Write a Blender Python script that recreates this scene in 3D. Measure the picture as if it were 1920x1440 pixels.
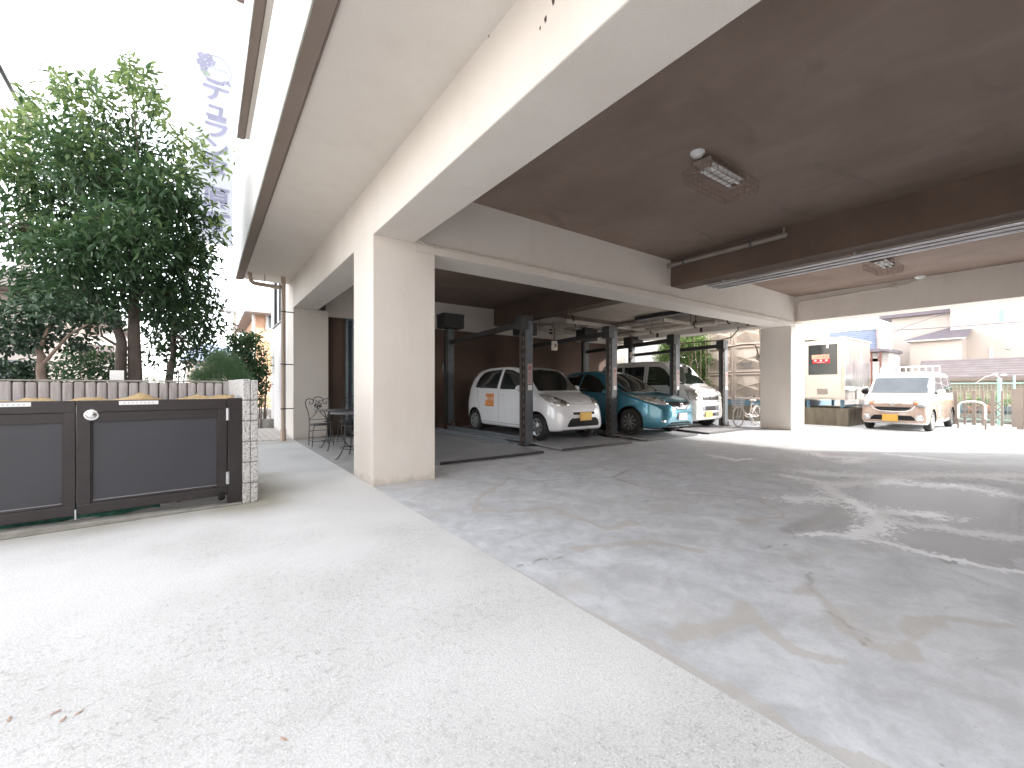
import bpy, bmesh, math, random
import numpy as np
from mathutils import Vector, Matrix, geometry
from mathutils.bvhtree import BVHTree
R = math.radians
random.seed(7); rng = np.random.default_rng(11)
for o in list(bpy.data.objects): bpy.data.objects.remove(o)
SC = bpy.context.scene
COL = SC.collection
EYE = 1.18
# ---------------------------------------------------------------- camera
cam = bpy.data.objects.new('camera', bpy.data.cameras.new('camera')); COL.objects.link(cam)
cam.data.sensor_width = 36.0; cam.data.lens = 800/1920*36.0
cam.data.shift_y = 8/1920
cam.data.clip_start = 0.05; cam.data.clip_end = 1500
cam.location = (0, 0, EYE)
YAW = math.atan2(0.5835, 0.8121)
cam.rotation_euler = (R(90), 0, -YAW)
SC.camera = cam
# ---------------------------------------------------------------- light
SUN = Vector((1.0, -0.83, 0.62)).normalized()
w = bpy.data.worlds.new('World'); SC.world = w; w.use_nodes = True
nt = w.node_tree; nt.nodes.clear()
sky = nt.nodes.new('ShaderNodeTexSky'); sky.sky_type = 'NISHITA'; sky.sun_disc = False
sky.sun_elevation = math.asin(SUN.z); sky.sun_rotation = math.atan2(SUN.x, SUN.y)
sky.air_density = 1.0; sky.dust_density = 1.5; sky.ozone_density = 1.0
hs = nt.nodes.new('ShaderNodeHueSaturation'); hs.inputs['Saturation'].default_value = 0.18
bg = nt.nodes.new('ShaderNodeBackground'); bg.inputs['Strength'].default_value = 0.15
out = nt.nodes.new('ShaderNodeOutputWorld')
nt.links.new(sky.outputs[0], hs.inputs['Color']); nt.links.new(hs.outputs[0], bg.inputs['Color']); nt.links.new(bg.outputs[0], out.inputs['Surface'])
sl = bpy.data.lights.new('sun', 'SUN'); sl.energy = 1.2; sl.angle = R(2.5); sl.color = (1.0, 0.965, 0.92)
so = bpy.data.objects.new('sun', sl); COL.objects.link(so); so.rotation_euler = SUN.to_track_quat('Z', 'Y').to_euler()
SC.view_settings.view_transform = 'Standard'; SC.view_settings.look = 'None'; SC.view_settings.gamma = 1
SC.view_settings.exposure = 2.95
SC.cycles.max_bounces = 9; SC.cycles.diffuse_bounces = 6; SC.cycles.glossy_bounces = 4; SC.cycles.transparent_max_bounces = 12
SC.cycles.use_denoising = True
SC.cycles.sample_clamp_indirect = 8

# ---------------------------------------------------------------- helpers
def tag(o, label=None, cat=None, group=None, kind=None):
    if label: o['label'] = label
    if cat: o['category'] = cat
    if group: o['group'] = group
    if kind: o['kind'] = kind
    return o
def vh(v):
    return Vector(v)
def ray(px, py, D):
    "point seen at photo pixel px,py at view depth D"
    L = (px-960)/800*D
    return (0.5835*D+0.8121*L, 0.8121*D-0.5835*L, EYE-(py-728)*D/800)
def gp(px, py, z=0.0):
    p = ray(px, py, 800*(EYE-z)/(py-728)); return (p[0], p[1])
def onY(px, py, Y):
    k = (px-960)/800; return ray(px, py, Y/(0.8121-0.5835*k))
def onX(px, py, X):
    k = (px-960)/800; return ray(px, py, X/(0.5835+0.8121*k))

class MB:
    def __init__(s): s.v = []; s.f = []; s.m = []; s.s = []; s.mi = 0; s.sm = False
    def add(s, vs, fs, smooth=None):
        b = len(s.v); s.v += [tuple(p) for p in vs]
        for f in fs:
            s.f.append(tuple(i+b for i in f)); s.m.append(s.mi); s.s.append(s.sm if smooth is None else smooth)
        return s
    def box(s, x0, x1, y0, y1, z0, z1):
        if x0 > x1: x0, x1 = x1, x0
        if y0 > y1: y0, y1 = y1, y0
        if z0 > z1: z0, z1 = z1, z0
        v = [(x0,y0,z0),(x1,y0,z0),(x1,y1,z0),(x0,y1,z0),(x0,y0,z1),(x1,y0,z1),(x1,y1,z1),(x0,y1,z1)]
        return s.add(v, [(0,3,2,1),(4,5,6,7),(0,1,5,4),(1,2,6,5),(2,3,7,6),(3,0,4,7)], False)
    def obox(s, c, sx, sy, sz, M=None, rz=0):
        "box centred at c with rotation"
        M = M or Matrix.Rotation(rz, 3, 'Z'); c = Vector(c)
        v = [c + M @ Vector((a*sx/2, b*sy/2, d*sz/2)) for d in (-1,1) for a, b in ((-1,-1),(1,-1),(1,1),(-1,1))]
        return s.add(v, [(0,3,2,1),(4,5,6,7),(0,1,5,4),(1,2,6,5),(2,3,7,6),(3,0,4,7)], False)
    def bar(s, p, q, wdt, hgt):
        "rectangular bar from p to q"
        p = Vector(p); q = Vector(q); d = (q-p); L = d.length; d.normalize()
        up = Vector((0,0,1)) if abs(d.z) < .95 else Vector((0,1,0))
        a = d.cross(up).normalized(); b = a.cross(d).normalized()
        M = Matrix((a, d, b)).transposed()
        return s.obox((p+q)/2, wdt, L, hgt, M)
    def tube(s, pts, r, n=8, cap=True, closed=False):
        pts = [Vector(p) for p in pts]; N = len(pts)
        rs = r if isinstance(r, (list, tuple)) else [r]*N
        vs = []; prev = None
        for i, p in enumerate(pts):
            if closed: d = pts[(i+1) % N]-pts[i-1]
            else: d = pts[min(i+1, N-1)]-pts[max(i-1, 0)]
            if d.length < 1e-9: d = Vector((0,0,1))
            d.normalize()
            if prev is None:
                a = d.orthogonal().normalized()
            else:
                a = prev - d*prev.dot(d)
                a = a.normalized() if a.length > 1e-6 else d.orthogonal().normalized()
            prev = a; b = d.cross(a)
            for k in range(n):
                t = 2*math.pi*k/n; vs.append(p+(a*math.cos(t)+b*math.sin(t))*rs[i])
        fs = []
        for i in range(N if closed else N-1):
            j = (i+1) % N
            for k in range(n):
                fs.append((i*n+k, i*n+(k+1) % n, j*n+(k+1) % n, j*n+k))
        s.add(vs, fs, True)
        if cap and not closed:
            s.add(vs[:n], [tuple(range(n))[::-1]], False); s.add(vs[-n:], [tuple(range(n))], False)
        return s
    def lathe(s, prof, c, axis='Z', n=24, smooth=True):
        "prof list of (r, h)"
        c = Vector(c); vs = []; N = len(prof)
        for r, h in prof:
            for k in range(n):
                t = 2*math.pi*k/n; x, y = r*math.cos(t), r*math.sin(t)
                vs.append(c + Vector({'Z': (x, y, h), 'X': (h, x, y), 'Y': (y, h, x)}[axis]))
        fs = [(i*n+k, i*n+(k+1) % n, (i+1)*n+(k+1) % n, (i+1)*n+k) for i in range(N-1) for k in range(n)]
        return s.add(vs, fs, smooth)
    def ball(s, c, rx, ry, rz, n=12, M=None):
        vs = []; c = Vector(c)
        for i in range(n+1):
            ph = math.pi*i/n
            for k in range(2*n):
                t = math.pi*k/n
                p = Vector((rx*math.sin(ph)*math.cos(t), ry*math.sin(ph)*math.sin(t), rz*math.cos(ph)))
                vs.append(c + (M @ p if M else p))
        m = 2*n
        fs = [(i*m+k, (i+1)*m+k, (i+1)*m+(k+1) % m, i*m+(k+1) % m) for i in range(n) for k in range(m)]
        return s.add(vs, fs, True)
    def prism(s, poly, h, org=(0,0,0), ax=((1,0,0),(0,1,0),(0,0,1))):
        "2D polygon extruded by h along third axis"
        o = Vector(org); U, V, W = (Vector(a) for a in ax); n = len(poly)
        vs = [o+U*a+V*b for a, b in poly]+[o+U*a+V*b+W*h for a, b in poly]
        fs = [tuple(range(n))[::-1], tuple(range(n, 2*n))]+[(i, (i+1) % n, n+(i+1) % n, n+i) for i in range(n)]
        return s.add(vs, fs, False)
    def quad(s, a, b, c, d): return s.add([a, b, c, d], [(0,1,2,3)], False)
def obj(name, mb, mat, parent=None, label=None, world=True):
    me = bpy.data.meshes.new(name)
    v = mb.v
    if parent is not None and world:
        off = parent['_o'] if '_o' in parent.keys() else (0,0,0)
        v = [(p[0]-off[0], p[1]-off[1], p[2]-off[2]) for p in v]
    me.from_pydata(v, [], mb.f)
    mats = mat if isinstance(mat, (list, tuple)) else [mat]
    for m in mats: me.materials.append(m)
    me.polygons.foreach_set('material_index', mb.m); me.polygons.foreach_set('use_smooth', mb.s)
    me.update()
    o = bpy.data.objects.new(name, me); COL.objects.link(o)
    if parent is not None:
        o.parent = parent
        if world: o['_o'] = tuple(off)
    if label: o['label'] = label
    return o
OFFS = []
def thing(name, label, cat, loc=(0,0,0), rz=0, group=None):
    o = bpy.data.objects.new(name, None); COL.objects.link(o)
    o.location = loc; o.rotation_euler = (0,0,rz); o.empty_display_size = .1
    o['_o'] = tuple(loc); OFFS.append(o)
    return tag(o, label, cat, group)
def single(name, mb, mat, label, cat, group=None, kind=None):
    "a thing of one mesh; origin moved to its base"
    vs = np.array(mb.v); c = (vs.min(0)+vs.max(0))/2; c[2] = vs[:,2].min()
    mb.v = [tuple(p) for p in (vs-c)]
    o = obj(name, mb, mat); o.location = tuple(c)
    return tag(o, label, cat, group, kind)
def struct(name, mb, mat):
    return tag(obj(name, mb, mat), kind='structure')
def bevel(o, wd=.01, seg=2):
    m = o.modifiers.new('bevel', 'BEVEL'); m.width = wd; m.segments = seg; m.limit_method = 'ANGLE'; m.harden_normals = False
    return o
def copy_tree(o, parent=None):
    c = o.copy(); COL.objects.link(c); c.parent = parent
    for ch in [x for x in bpy.data.objects if x.parent == o]: copy_tree(ch, c)
    return c
def text_mb(body, size, org, U, V, mb=None, align='CENTER', bold=0.0, sx=1.0):
    cu = bpy.data.curves.new('t', 'FONT'); cu.body = body; cu.size = size; cu.align_x = align; cu.align_y = 'CENTER'; cu.resolution_u = 3; cu.offset = bold
    o = bpy.data.objects.new('t', cu); COL.objects.link(o)
    bpy.context.view_layer.update()
    me = bpy.data.meshes.new_from_object(o.evaluated_get(bpy.context.evaluated_depsgraph_get()))
    mb = mb or MB(); og = Vector(org); U = Vector(U); V = Vector(V)
    mb.add([og+U*(v.co.x*sx)+V*v.co.y for v in me.vertices], [tuple(p.vertices) for p in me.polygons], False)
    bpy.data.objects.remove(o); bpy.data.curves.remove(cu); bpy.data.meshes.remove(me)
    return mb

# ---------------------------------------------------------------- materials
def nm(name):
    m = bpy.data.materials.new(name); m.use_nodes = True; n = m.node_tree; n.nodes.clear()
    o = n.nodes.new('ShaderNodeOutputMaterial'); p = n.nodes.new('ShaderNodeBsdfPrincipled'); n.links.new(p.outputs[0], o.inputs[0])
    return m, n, p
def N(n, t, **kw):
    x = n.nodes.new(t)
    for k, v in kw.items():
        if k in x.inputs.keys(): x.inputs[k].default_value = v
        else: setattr(x, k, v)
    return x
def coords(n, scale=(1,1,1)):
    tc = n.nodes.new('ShaderNodeTexCoord'); mp = n.nodes.new('ShaderNodeMapping'); mp.inputs['Scale'].default_value = scale
    n.links.new(tc.outputs['Object'], mp.inputs[0]); return mp.outputs[0]
def ramp(n, fac, stops):
    r = n.nodes.new('ShaderNodeValToRGB'); e = r.color_ramp.elements
    while len(e) < len(stops): e.new(.5)
    for i, (p, c) in enumerate(stops):
        e[i].position = p; e[i].color = (c[0], c[1], c[2], 1) if isinstance(c, (tuple, list)) else (c, c, c, 1)
    n.links.new(fac, r.inputs[0]); return r.outputs[0]
def mix(n, fac, a, b, mode='MIX'):
    x = n.nodes.new('ShaderNodeMix'); x.data_type = 'RGBA'; x.blend_type = mode
    for inp, v in ((x.inputs[0], fac), (x.inputs[6], a), (x.inputs[7], b)):
        if hasattr(v, 'links') or isinstance(v, bpy.types.NodeSocket): n.links.new(v, inp)
        elif isinstance(v, (tuple, list)): inp.default_value = (v[0], v[1], v[2], 1)
        else: inp.default_value = v
    return x.outputs[2]
def math_(n, op, a, b=0.0, c=None, clamp=False):
    x = n.nodes.new('ShaderNodeMath'); x.operation = op; x.use_clamp = clamp
    for i, v in enumerate((a, b, c)):
        if v is None: continue
        if isinstance(v, bpy.types.NodeSocket): n.links.new(v, x.inputs[i])
        else: x.inputs[i].default_value = v
    return x.outputs[0]
def noise(n, vec, scale, detail=4, rough=.55, dist=0.0):
    x = N(n, 'ShaderNodeTexNoise'); x.inputs['Scale'].default_value = scale; x.inputs['Detail'].default_value = detail
    x.inputs['Roughness'].default_value = rough; x.inputs['Distortion'].default_value = dist
    n.links.new(vec, x.inputs['Vector']); return x.outputs[0]
def bump(n, p, h, strength=.3, dist=.01):
    b = n.nodes.new('ShaderNodeBump'); b.inputs['Strength'].default_value = strength; b.inputs['Distance'].default_value = dist
    n.links.new(h, b.inputs['Height']); n.links.new(b.outputs[0], p.inputs['Normal'])
def mat(name, c1, c2=None, rough=.6, metal=0.0, scale=3.0, bs=0.0, bscale=60.0, bd=.004, coat=0.0, spec=.5, vscale=(1,1,1), lo=.35, hi=.65, detail=4):
    m, n, p = nm(name)
    p.inputs['Roughness'].default_value = rough; p.inputs['Metallic'].default_value = metal
    p.inputs['Coat Weight'].default_value = coat; p.inputs['Coat Roughness'].default_value = .05
    p.inputs['Specular IOR Level'].default_value = spec
    v = coords(n, vscale)
    if c2 is None: c2 = tuple(min(1, x*.82) for x in c1)
    f = noise(n, v, scale, detail)
    n.links.new(ramp(n, f, [(lo, c1), (hi, c2)]), p.inputs['Base Color'])
    if bs: bump(n, p, noise(n, v, bscale, 3), bs, bd)
    return m
M = {}
def m_stucco(name, c1, c2, dirt, st=.22):
    m, n, p = nm(name); v = coords(n)
    b = ramp(n, noise(n, v, 1.3, 5), [(.3, c1), (.7, c2)])
    k = ramp(n, noise(n, coords(n, (1.6, 1.6, .35)), 1.6, 7, .62), [(.50, 0), (.80, 1)])
    b = mix(n, math_(n, 'MULTIPLY', k, st), b, dirt)
    f = ramp(n, noise(n, v, 160, 3, .8), [(.35, 0), (.75, 1)])
    b = mix(n, math_(n, 'MULTIPLY', f, .22), b, tuple(x*.62 for x in c2))
    g_ = ramp(n, noise(n, v, 3.2, 10, .72), [(.62, 0), (.74, 1)])
    b = mix(n, math_(n, 'MULTIPLY', g_, .10), b, dirt)
    sx = n.nodes.new('ShaderNodeSeparateXYZ'); n.links.new(v, sx.inputs[0])
    gz = math_(n, 'SUBTRACT', math_(n, 'MULTIPLY_ADD', noise(n, v, 7, 5, .7), .34, -.06), sx.outputs[2])
    b = mix(n, math_(n, 'MULTIPLY', ramp(n, gz, [(.0, 0), (.12, 1)]), .45), b, (.33,.29,.24))
    n.links.new(b, p.inputs['Base Color']); p.inputs['Roughness'].default_value = .92; p.inputs['Specular IOR Level'].default_value = .2
    bump(n, p, noise(n, v, 120, 4, .7), .6, .006); return m
M['stucco'] = m_stucco('cream stucco', (.745,.70,.645), (.705,.65,.59), (.50,.43,.36))
M['stucco_white'] = m_stucco('white stucco', (.79,.775,.76), (.74,.72,.70), (.55,.51,.47), .4)
M['brown_ceil'] = mat('brown painted ceiling', (.205,.142,.108), (.165,.113,.084), rough=.8, scale=1.1, bs=.25, bscale=5, bd=.01, spec=.25, detail=8)
def m_ceil():
    m, n, p = nm('brown painted ceiling'); v = coords(n)
    b = ramp(n, noise(n, v, .9, 6, .6, .4), [(.3, (.245,.185,.152)), (.7, (.198,.145,.115))])
    st = ramp(n, noise(n, coords(n, (1.5, .7, 1)), .9, 9, .62, .8), [(.46, 0), (.78, 1)])
    b = mix(n, math_(n, 'MULTIPLY', st, .45), b, (.33,.265,.225))
    dk = ramp(n, noise(n, coords(n, (.7, 1.9, 1)), 1.1, 8, .6, .9), [(.58, 0), (.76, 1)])
    b = mix(n, math_(n, 'MULTIPLY', dk, .4), b, (.10,.075,.06))
    n.links.new(b, p.inputs['Base Color']); p.inputs['Roughness'].default_value = .75; p.inputs['Specular IOR Level'].default_value = .25
    bump(n, p, noise(n, v, 6, 6), .2, .01); return m
M['brown_ceil'] = m_ceil()
M['brown_beam'] = mat('dark brown painted beam', (.150,.108,.085), (.120,.085,.066), rough=.8, scale=1.3, bs=.2, bscale=60, spec=.25)
M['brown_wall'] = mat('brown painted wall', (.13,.088,.068), (.105,.07,.055), rough=.8, scale=1.5, bs=.2, bscale=80, spec=.25)
M['trim'] = mat('brown drip edge', (.235,.185,.155), (.21,.165,.135), rough=.7, scale=2)
M['grey_trim'] = mat('grey edge', (.42,.41,.37), rough=.8)
M['pipe'] = mat('beige pipe', (.50,.40,.32), (.46,.36,.28), rough=.45, scale=4)
M['pipe_white'] = mat('off white conduit', (.62,.57,.50), (.5,.45,.38), rough=.45, scale=6)
M['steel'] = mat('blue grey painted steel', (.125,.14,.155), (.095,.105,.115), rough=.5, scale=7, bs=.1, bscale=30)
M['steel_dark'] = mat('dark painted steel', (.032,.034,.038), (.05,.046,.043), rough=.5, scale=9)
M['rust'] = mat('rusty steel', (.10,.05,.035), (.05,.035,.03), rough=.8, scale=25)
M['pallet'] = mat('worn grey deck plate', (.22,.22,.23), (.30,.295,.30), rough=.5, scale=1.6, bs=.15, bscale=90, spec=.6, detail=8, vscale=(.6,2,1))
M['chrome'] = mat('bright metal', (.75,.75,.75), (.6,.6,.6), rough=.2, metal=1.0, scale=5)
M['alu'] = mat('aluminium', (.72,.73,.75), (.6,.6,.62), rough=.32, metal=.9, scale=20, vscale=(1,.1,1))
M['gate_frame'] = mat('dark bronze aluminium', (.016,.0105,.011), (.023,.016,.016), rough=.38, scale=14, spec=.6)
M['gate_panel'] = mat('charcoal panel', (.034,.034,.041), (.028,.028,.034), rough=.42, scale=2, spec=.6, bs=.04, bscale=6)
M['net'] = mat('yellow net', (.46,.33,.16), (.34,.24,.12), rough=.8, scale=22, bs=.8, bscale=70, bd=.01)
M['net_green'] = mat('green net', (.06,.22,.16), (.03,.12,.10), rough=.8, scale=22, bs=.9, bscale=60, bd=.01)
M['label'] = mat('white label', (.8,.8,.79), rough=.4)
M['ink'] = mat('grey ink', (.25,.25,.26), rough=.6)
M['wood'] = mat('grey weathered wood post', (.42,.39,.385), (.30,.275,.27), rough=.85, scale=6, bs=.4, bscale=40, vscale=(4,4,.5), detail=7)
M['curb'] = mat('old concrete kerb', (.30,.29,.265), (.22,.215,.19), rough=.95, scale=9, bs=.7, bscale=60, bd=.008)
M['tile'] = None
M['rubber'] = mat('tyre rubber', (.018,.018,.018), (.026,.025,.024), rough=.75, scale=20)
M['rim'] = mat('silver wheel cover', (.45,.46,.47), (.40,.41,.42), rough=.3, metal=.75, scale=3)
M['black'] = mat('black plastic', (.008,.008,.008), (.014,.014,.014), rough=.55, spec=.2)
M['gloss_black'] = mat('gloss black', (.012,.012,.013), rough=.15)
M['plate_yellow'] = mat('yellow number plate', (.74,.43,.06), (.60,.36,.08), rough=.5, scale=3)
M['plate_white'] = mat('white number plate', (.74,.73,.72), (.62,.62,.63), rough=.5, scale=3)
M['iron'] = mat('black wrought iron', (.03,.032,.036), (.05,.05,.05), rough=.55, scale=30)
M['soil'] = mat('garden soil', (.09,.065,.045), (.05,.04,.03), rough=1, scale=8, bs=.8, bscale=20, bd=.03)
M['bark'] = mat('grey brown bark', (.14,.11,.095), (.075,.06,.05), rough=.95, scale=9, bs=.7, bscale=35, bd=.01, vscale=(1,1,.35))
M['bark_light'] = mat('light bark', (.24,.18,.14), (.16,.115,.09), rough=.95, scale=9, bs=.5, bscale=30, bd=.01)
M['wire'] = mat('black cable', (.02,.022,.026), rough=.6)
M['wire_grey'] = mat('grey thin wire', (.18,.18,.19), rough=.6)
M['pole'] = mat('concrete pole', (.50,.46,.40), (.42,.39,.34), rough=.9)
M['bike'] = mat('cream bicycle paint', (.72,.62,.57), (.68,.58,.53), rough=.3, coat=.5)
M['frp'] = mat('cream tank panel', (.38,.325,.28), (.34,.29,.25), rough=.4, scale=2, spec=.5)
M['stainless'] = None
M['plinth'] = mat('stained concrete plinth', (.20,.175,.13), (.12,.105,.08), rough=.95, scale=3, bs=.3, bscale=30, vscale=(2,2,.4), detail=8)
M['blue_paint'] = mat('blue steel base', (.12,.22,.30), rough=.5)
M['door_panel'] = mat('ivory steel panel', (.66,.60,.53), (.63,.57,.50), rough=.5)
M['dark_glass'] = mat('dark window', (.045,.05,.05), rough=.12, spec=.6)
M['red'] = mat('red sign', (.45,.02,.03), rough=.5)
M['salmon'] = mat('salmon sign', (.78,.38,.28), rough=.5)
M['tan_metal'] = mat('tan gate aluminium', (.215,.18,.155), (.19,.155,.135), rough=.45)
M['mint'] = mat('mint painted steel', (.33,.50,.44), rough=.5)
M['white_paint'] = mat('white paint', (.78,.77,.76), rough=.5)
M['house_cream'] = mat('cream house wall', (.60,.53,.48), (.56,.49,.44), rough=.9, scale=.7)
M['house_peach'] = mat('peach brick house wall', (.55,.34,.23), (.50,.31,.21), rough=.9, scale=8, vscale=(1,1,4))
M['house_white'] = mat('white house wall', (.62,.60,.58), rough=.9)
M['roof_light'] = mat('pale slate roof', (.38,.34,.33), (.33,.29,.28), rough=.8, scale=5, vscale=(1,1,6))
def banded(name, c1, c2, axis, freq, rough=.8):
    m, n, p = nm(name); v = coords(n)
    s = n.nodes.new('ShaderNodeSeparateXYZ'); n.links.new(v, s.inputs[0])
    k = math_(n, 'FRACT', math_(n, 'MULTIPLY', s.outputs[axis], freq))
    line = math_(n, 'LESS_THAN', k, .16)
    f = noise(n, v, 2.5, 5)
    c = mix(n, line, ramp(n, f, [(.3, c1), (.7, c2)]), tuple(x*.55 for x in c1))
    n.links.new(c, p.inputs['Base Color']); p.inputs['Roughness'].default_value = rough; return m
M['roof_mauve'] = banded('mauve tiled roof', (.19,.15,.145), (.25,.215,.215), 2, 9)
M['roof_blue'] = banded('slate blue tiled roof', (.15,.18,.25), (.20,.23,.30), 2, 7)
M['roof_dark'] = mat('dark grey roof', (.20,.17,.19), rough=.8)
M['win_teal'] = mat('teal shutter glass', (.30,.46,.50), rough=.2)
M['win'] = mat('window glass', (.16,.19,.21), rough=.1)
M['ink_violet'] = mat('pale violet print', (.33,.33,.45), rough=.8)
M['ink_leaf'] = mat('pale green print', (.36,.44,.36), rough=.8)
M['fabric_seat'] = M['black']

def m_tile():
    m, n, p = nm('pale paving tiles'); v = coords(n)
    b = n.nodes.new('ShaderNodeTexBrick'); n.links.new(v, b.inputs[0]); b.offset = 0
    b.inputs['Color1'].default_value = (.50,.46,.42,1); b.inputs['Color2'].default_value = (.45,.41,.38,1); b.inputs['Mortar'].default_value = (.28,.26,.24,1)
    b.inputs['Scale'].default_value = 1; b.inputs['Brick Width'].default_value = .15; b.inputs['Row Height'].default_value = .3; b.inputs['Mortar Size'].default_value = .008
    n.links.new(b.outputs[0], p.inputs['Base Color']); p.inputs['Roughness'].default_value = .8; return m
M['tile'] = m_tile()
def m_stainless():
    m, n, p = nm('stainless sheet'); v = coords(n, (1, 1, .25))
    p.inputs['Metallic'].default_value = 1; p.inputs['Base Color'].default_value = (.72,.71,.71,1)
    n.links.new(ramp(n, noise(n, v, 3, 3), [(.3, .12), (.7, .3)]), p.inputs['Roughness'])
    bump(n, p, noise(n, v, 1.6, 2), .35, .05); return m
M['stainless'] = m_stainless()
def m_banner():
    m, n, p = nm('translucent banner cloth'); p.inputs['Base Color'].default_value = (.50,.52,.56,1); p.inputs['Roughness'].default_value = .8
    t = n.nodes.new('ShaderNodeBsdfTranslucent'); t.inputs[0].default_value = (.52,.54,.58,1)
    x = n.nodes.new('ShaderNodeMixShader'); x.inputs[0].default_value = .5
    o = [k for k in n.nodes if k.type == 'OUTPUT_MATERIAL'][0]
    n.links.new(p.outputs[0], x.inputs[1]); n.links.new(t.outputs[0], x.inputs[2]); n.links.new(x.outputs[0], o.inputs[0]); return m
M['banner'] = m_banner()
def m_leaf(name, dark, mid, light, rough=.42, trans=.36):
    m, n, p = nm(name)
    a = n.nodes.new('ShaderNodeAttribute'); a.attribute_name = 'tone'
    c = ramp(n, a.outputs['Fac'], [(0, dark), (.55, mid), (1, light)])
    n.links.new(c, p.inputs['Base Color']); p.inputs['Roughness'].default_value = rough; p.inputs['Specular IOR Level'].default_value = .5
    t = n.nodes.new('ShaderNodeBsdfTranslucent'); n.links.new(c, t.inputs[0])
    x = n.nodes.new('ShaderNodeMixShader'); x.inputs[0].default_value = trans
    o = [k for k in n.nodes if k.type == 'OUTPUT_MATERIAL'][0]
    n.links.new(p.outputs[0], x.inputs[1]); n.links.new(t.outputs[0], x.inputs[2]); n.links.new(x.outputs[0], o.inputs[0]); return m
M['leaf'] = m_leaf('evergreen leaves', (.024,.058,.027), (.062,.125,.050), (.28,.38,.13))
M['leaf_gloss'] = m_leaf('glossy camellia leaves', (.022,.045,.026), (.045,.09,.045), (.12,.19,.09), rough=.28, trans=.12)
M['leaf_fern'] = m_leaf('soft feathery leaves', (.11,.21,.10), (.20,.34,.17), (.36,.5,.3), rough=.6)
M['leaf_lime'] = m_leaf('yellow green leaves', (.08,.12,.02), (.22,.28,.05), (.42,.46,.12), rough=.5, trans=.35)
M['leaf_bamboo'] = m_leaf('light bamboo leaves', (.05,.10,.03), (.13,.22,.06), (.30,.38,.12), rough=.5, trans=.35)

# ---------------------------------------------------------------- ground
def fbm(x, y, scale, oct_=4, seed=0):
    out = np.zeros_like(x); amp = 1; tot = 0
    for o in range(oct_):
        r_ = np.random.default_rng(seed+o); g = r_.random((256, 256))
        xs = x*scale*2**o+1000; ys = y*scale*2**o+1000
        xi = np.floor(xs).astype(int); yi = np.floor(ys).astype(int); fx = xs-xi; fy = ys-yi
        fx = fx*fx*(3-2*fx); fy = fy*fy*(3-2*fy)
        a = g[xi % 256, yi % 256]; b = g[(xi+1) % 256, yi % 256]; c = g[xi % 256, (yi+1) % 256]; d = g[(xi+1) % 256, (yi+1) % 256]
        out += amp*((a*(1-fx)+b*fx)*(1-fy)+(c*(1-fx)+d*fx)*fy); tot += amp; amp *= .5
    return out/tot
def dist_poly(x, y, pts):
    best = np.full_like(x, 1e9)
    for (ax, ay), (bx, by) in zip(pts[:-1], pts[1:]):
        dx, dy = bx-ax, by-ay; L = dx*dx+dy*dy+1e-12
        t = np.clip(((x-ax)*dx+(y-ay)*dy)/L, 0, 1)
        best = np.minimum(best, np.hypot(x-ax-t*dx, y-ay-t*dy))
    return best
def grid_mesh(name, xs, ys, z, matl, fn, extra=None):
    X, Y = np.meshgrid(xs, ys, indexing='ij'); nx, ny = X.shape
    co = np.stack([X.ravel(), Y.ravel(), np.full(X.size, z)], 1)
    i = np.arange((nx-1)*(ny-1)); a = (i//(ny-1))*ny+i % (ny-1)
    fs = np.stack([a, a+ny, a+ny+1, a+1], 1)
    verts = co; nv = len(co)
    ev = []; ef = []
    for q in (extra or []):
        b = nv+len(ev); ev += [(q[0],q[2],z),(q[1],q[2],z),(q[1],q[3],z),(q[0],q[3],z)]; ef.append((b,b+1,b+2,b+3))
    if ev: verts = np.concatenate([co, np.array(ev)]); fs = np.concatenate([fs, np.array(ef)])
    me = bpy.data.meshes.new(name)
    me.vertices.add(len(verts)); me.vertices.foreach_set('co', verts.ravel().astype(np.float32))
    me.loops.add(fs.size); me.loops.foreach_set('vertex_index', fs.ravel().astype(np.int32))
    me.polygons.add(len(fs)); me.polygons.foreach_set('loop_start', np.arange(0, fs.size, 4, dtype=np.int32)); me.polygons.foreach_set('loop_total', np.full(len(fs), 4, dtype=np.int32))
    me.update(calc_edges=True); me.validate()
    at = me.color_attributes.new('stain', 'FLOAT_COLOR', 'POINT')
    data = np.zeros((len(verts), 4), np.float32); data[:nv] = fn(X.ravel(), Y.ravel())
    at.data.foreach_set('color', data.ravel())
    me.materials.append(matl)
    o = bpy.data.objects.new(name, me); COL.objects.link(o); o['kind'] = 'structure'; return o
def z1(pts): return [gp(1300+a/3.097, 780+b/3.097) for a, b in pts]
def z3(pts): return [gp(700+a/2.743, 880+b/2.743) for a, b in pts]
EFF = [(z1([(550,350),(660,368),(760,390),(800,440),(850,470),(900,490),(1000,545),(1090,600),(1040,650),(960,690)]), .075),
 (z1([(1000,545),(1100,555),(1200,560),(1390,575)]), .09), (z1([(760,390),(860,398),(1000,388),(1090,380),(1150,360)]), .10),
 (z1([(680,325),(850,342),(1000,350),(1250,355),(1400,340),(1600,345),(1920,345)]), .13),
 (z1([(1380,405),(1550,410),(1750,445),(1920,470)]), .10), (z1([(1150,382),(1230,396)]), .06),
 (z1([(1090,605),(1200,615),(1300,640),(1450,650),(1580,675),(1750,690),(1920,708)]), .065),
 (z1([(650,685),(780,682),(900,692),(1100,730),(1300,785),(1500,830),(1700,880),(1920,915)]), .032),
 (z1([(1700,355),(1900,385)]), .09), (z1([(560,480),(760,480)]), .10), (z1([(690,215),(760,235),(980,245),(900,268)]), .10),
 (z1([(1130,220),(1500,260)]), .05), (z1([(100,230),(250,255),(330,250)]), .05)]
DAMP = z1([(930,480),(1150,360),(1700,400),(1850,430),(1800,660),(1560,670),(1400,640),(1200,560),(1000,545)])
DAMP2 = z1([(650,680),(900,510),(1060,590),(1000,660),(900,690)])
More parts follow.
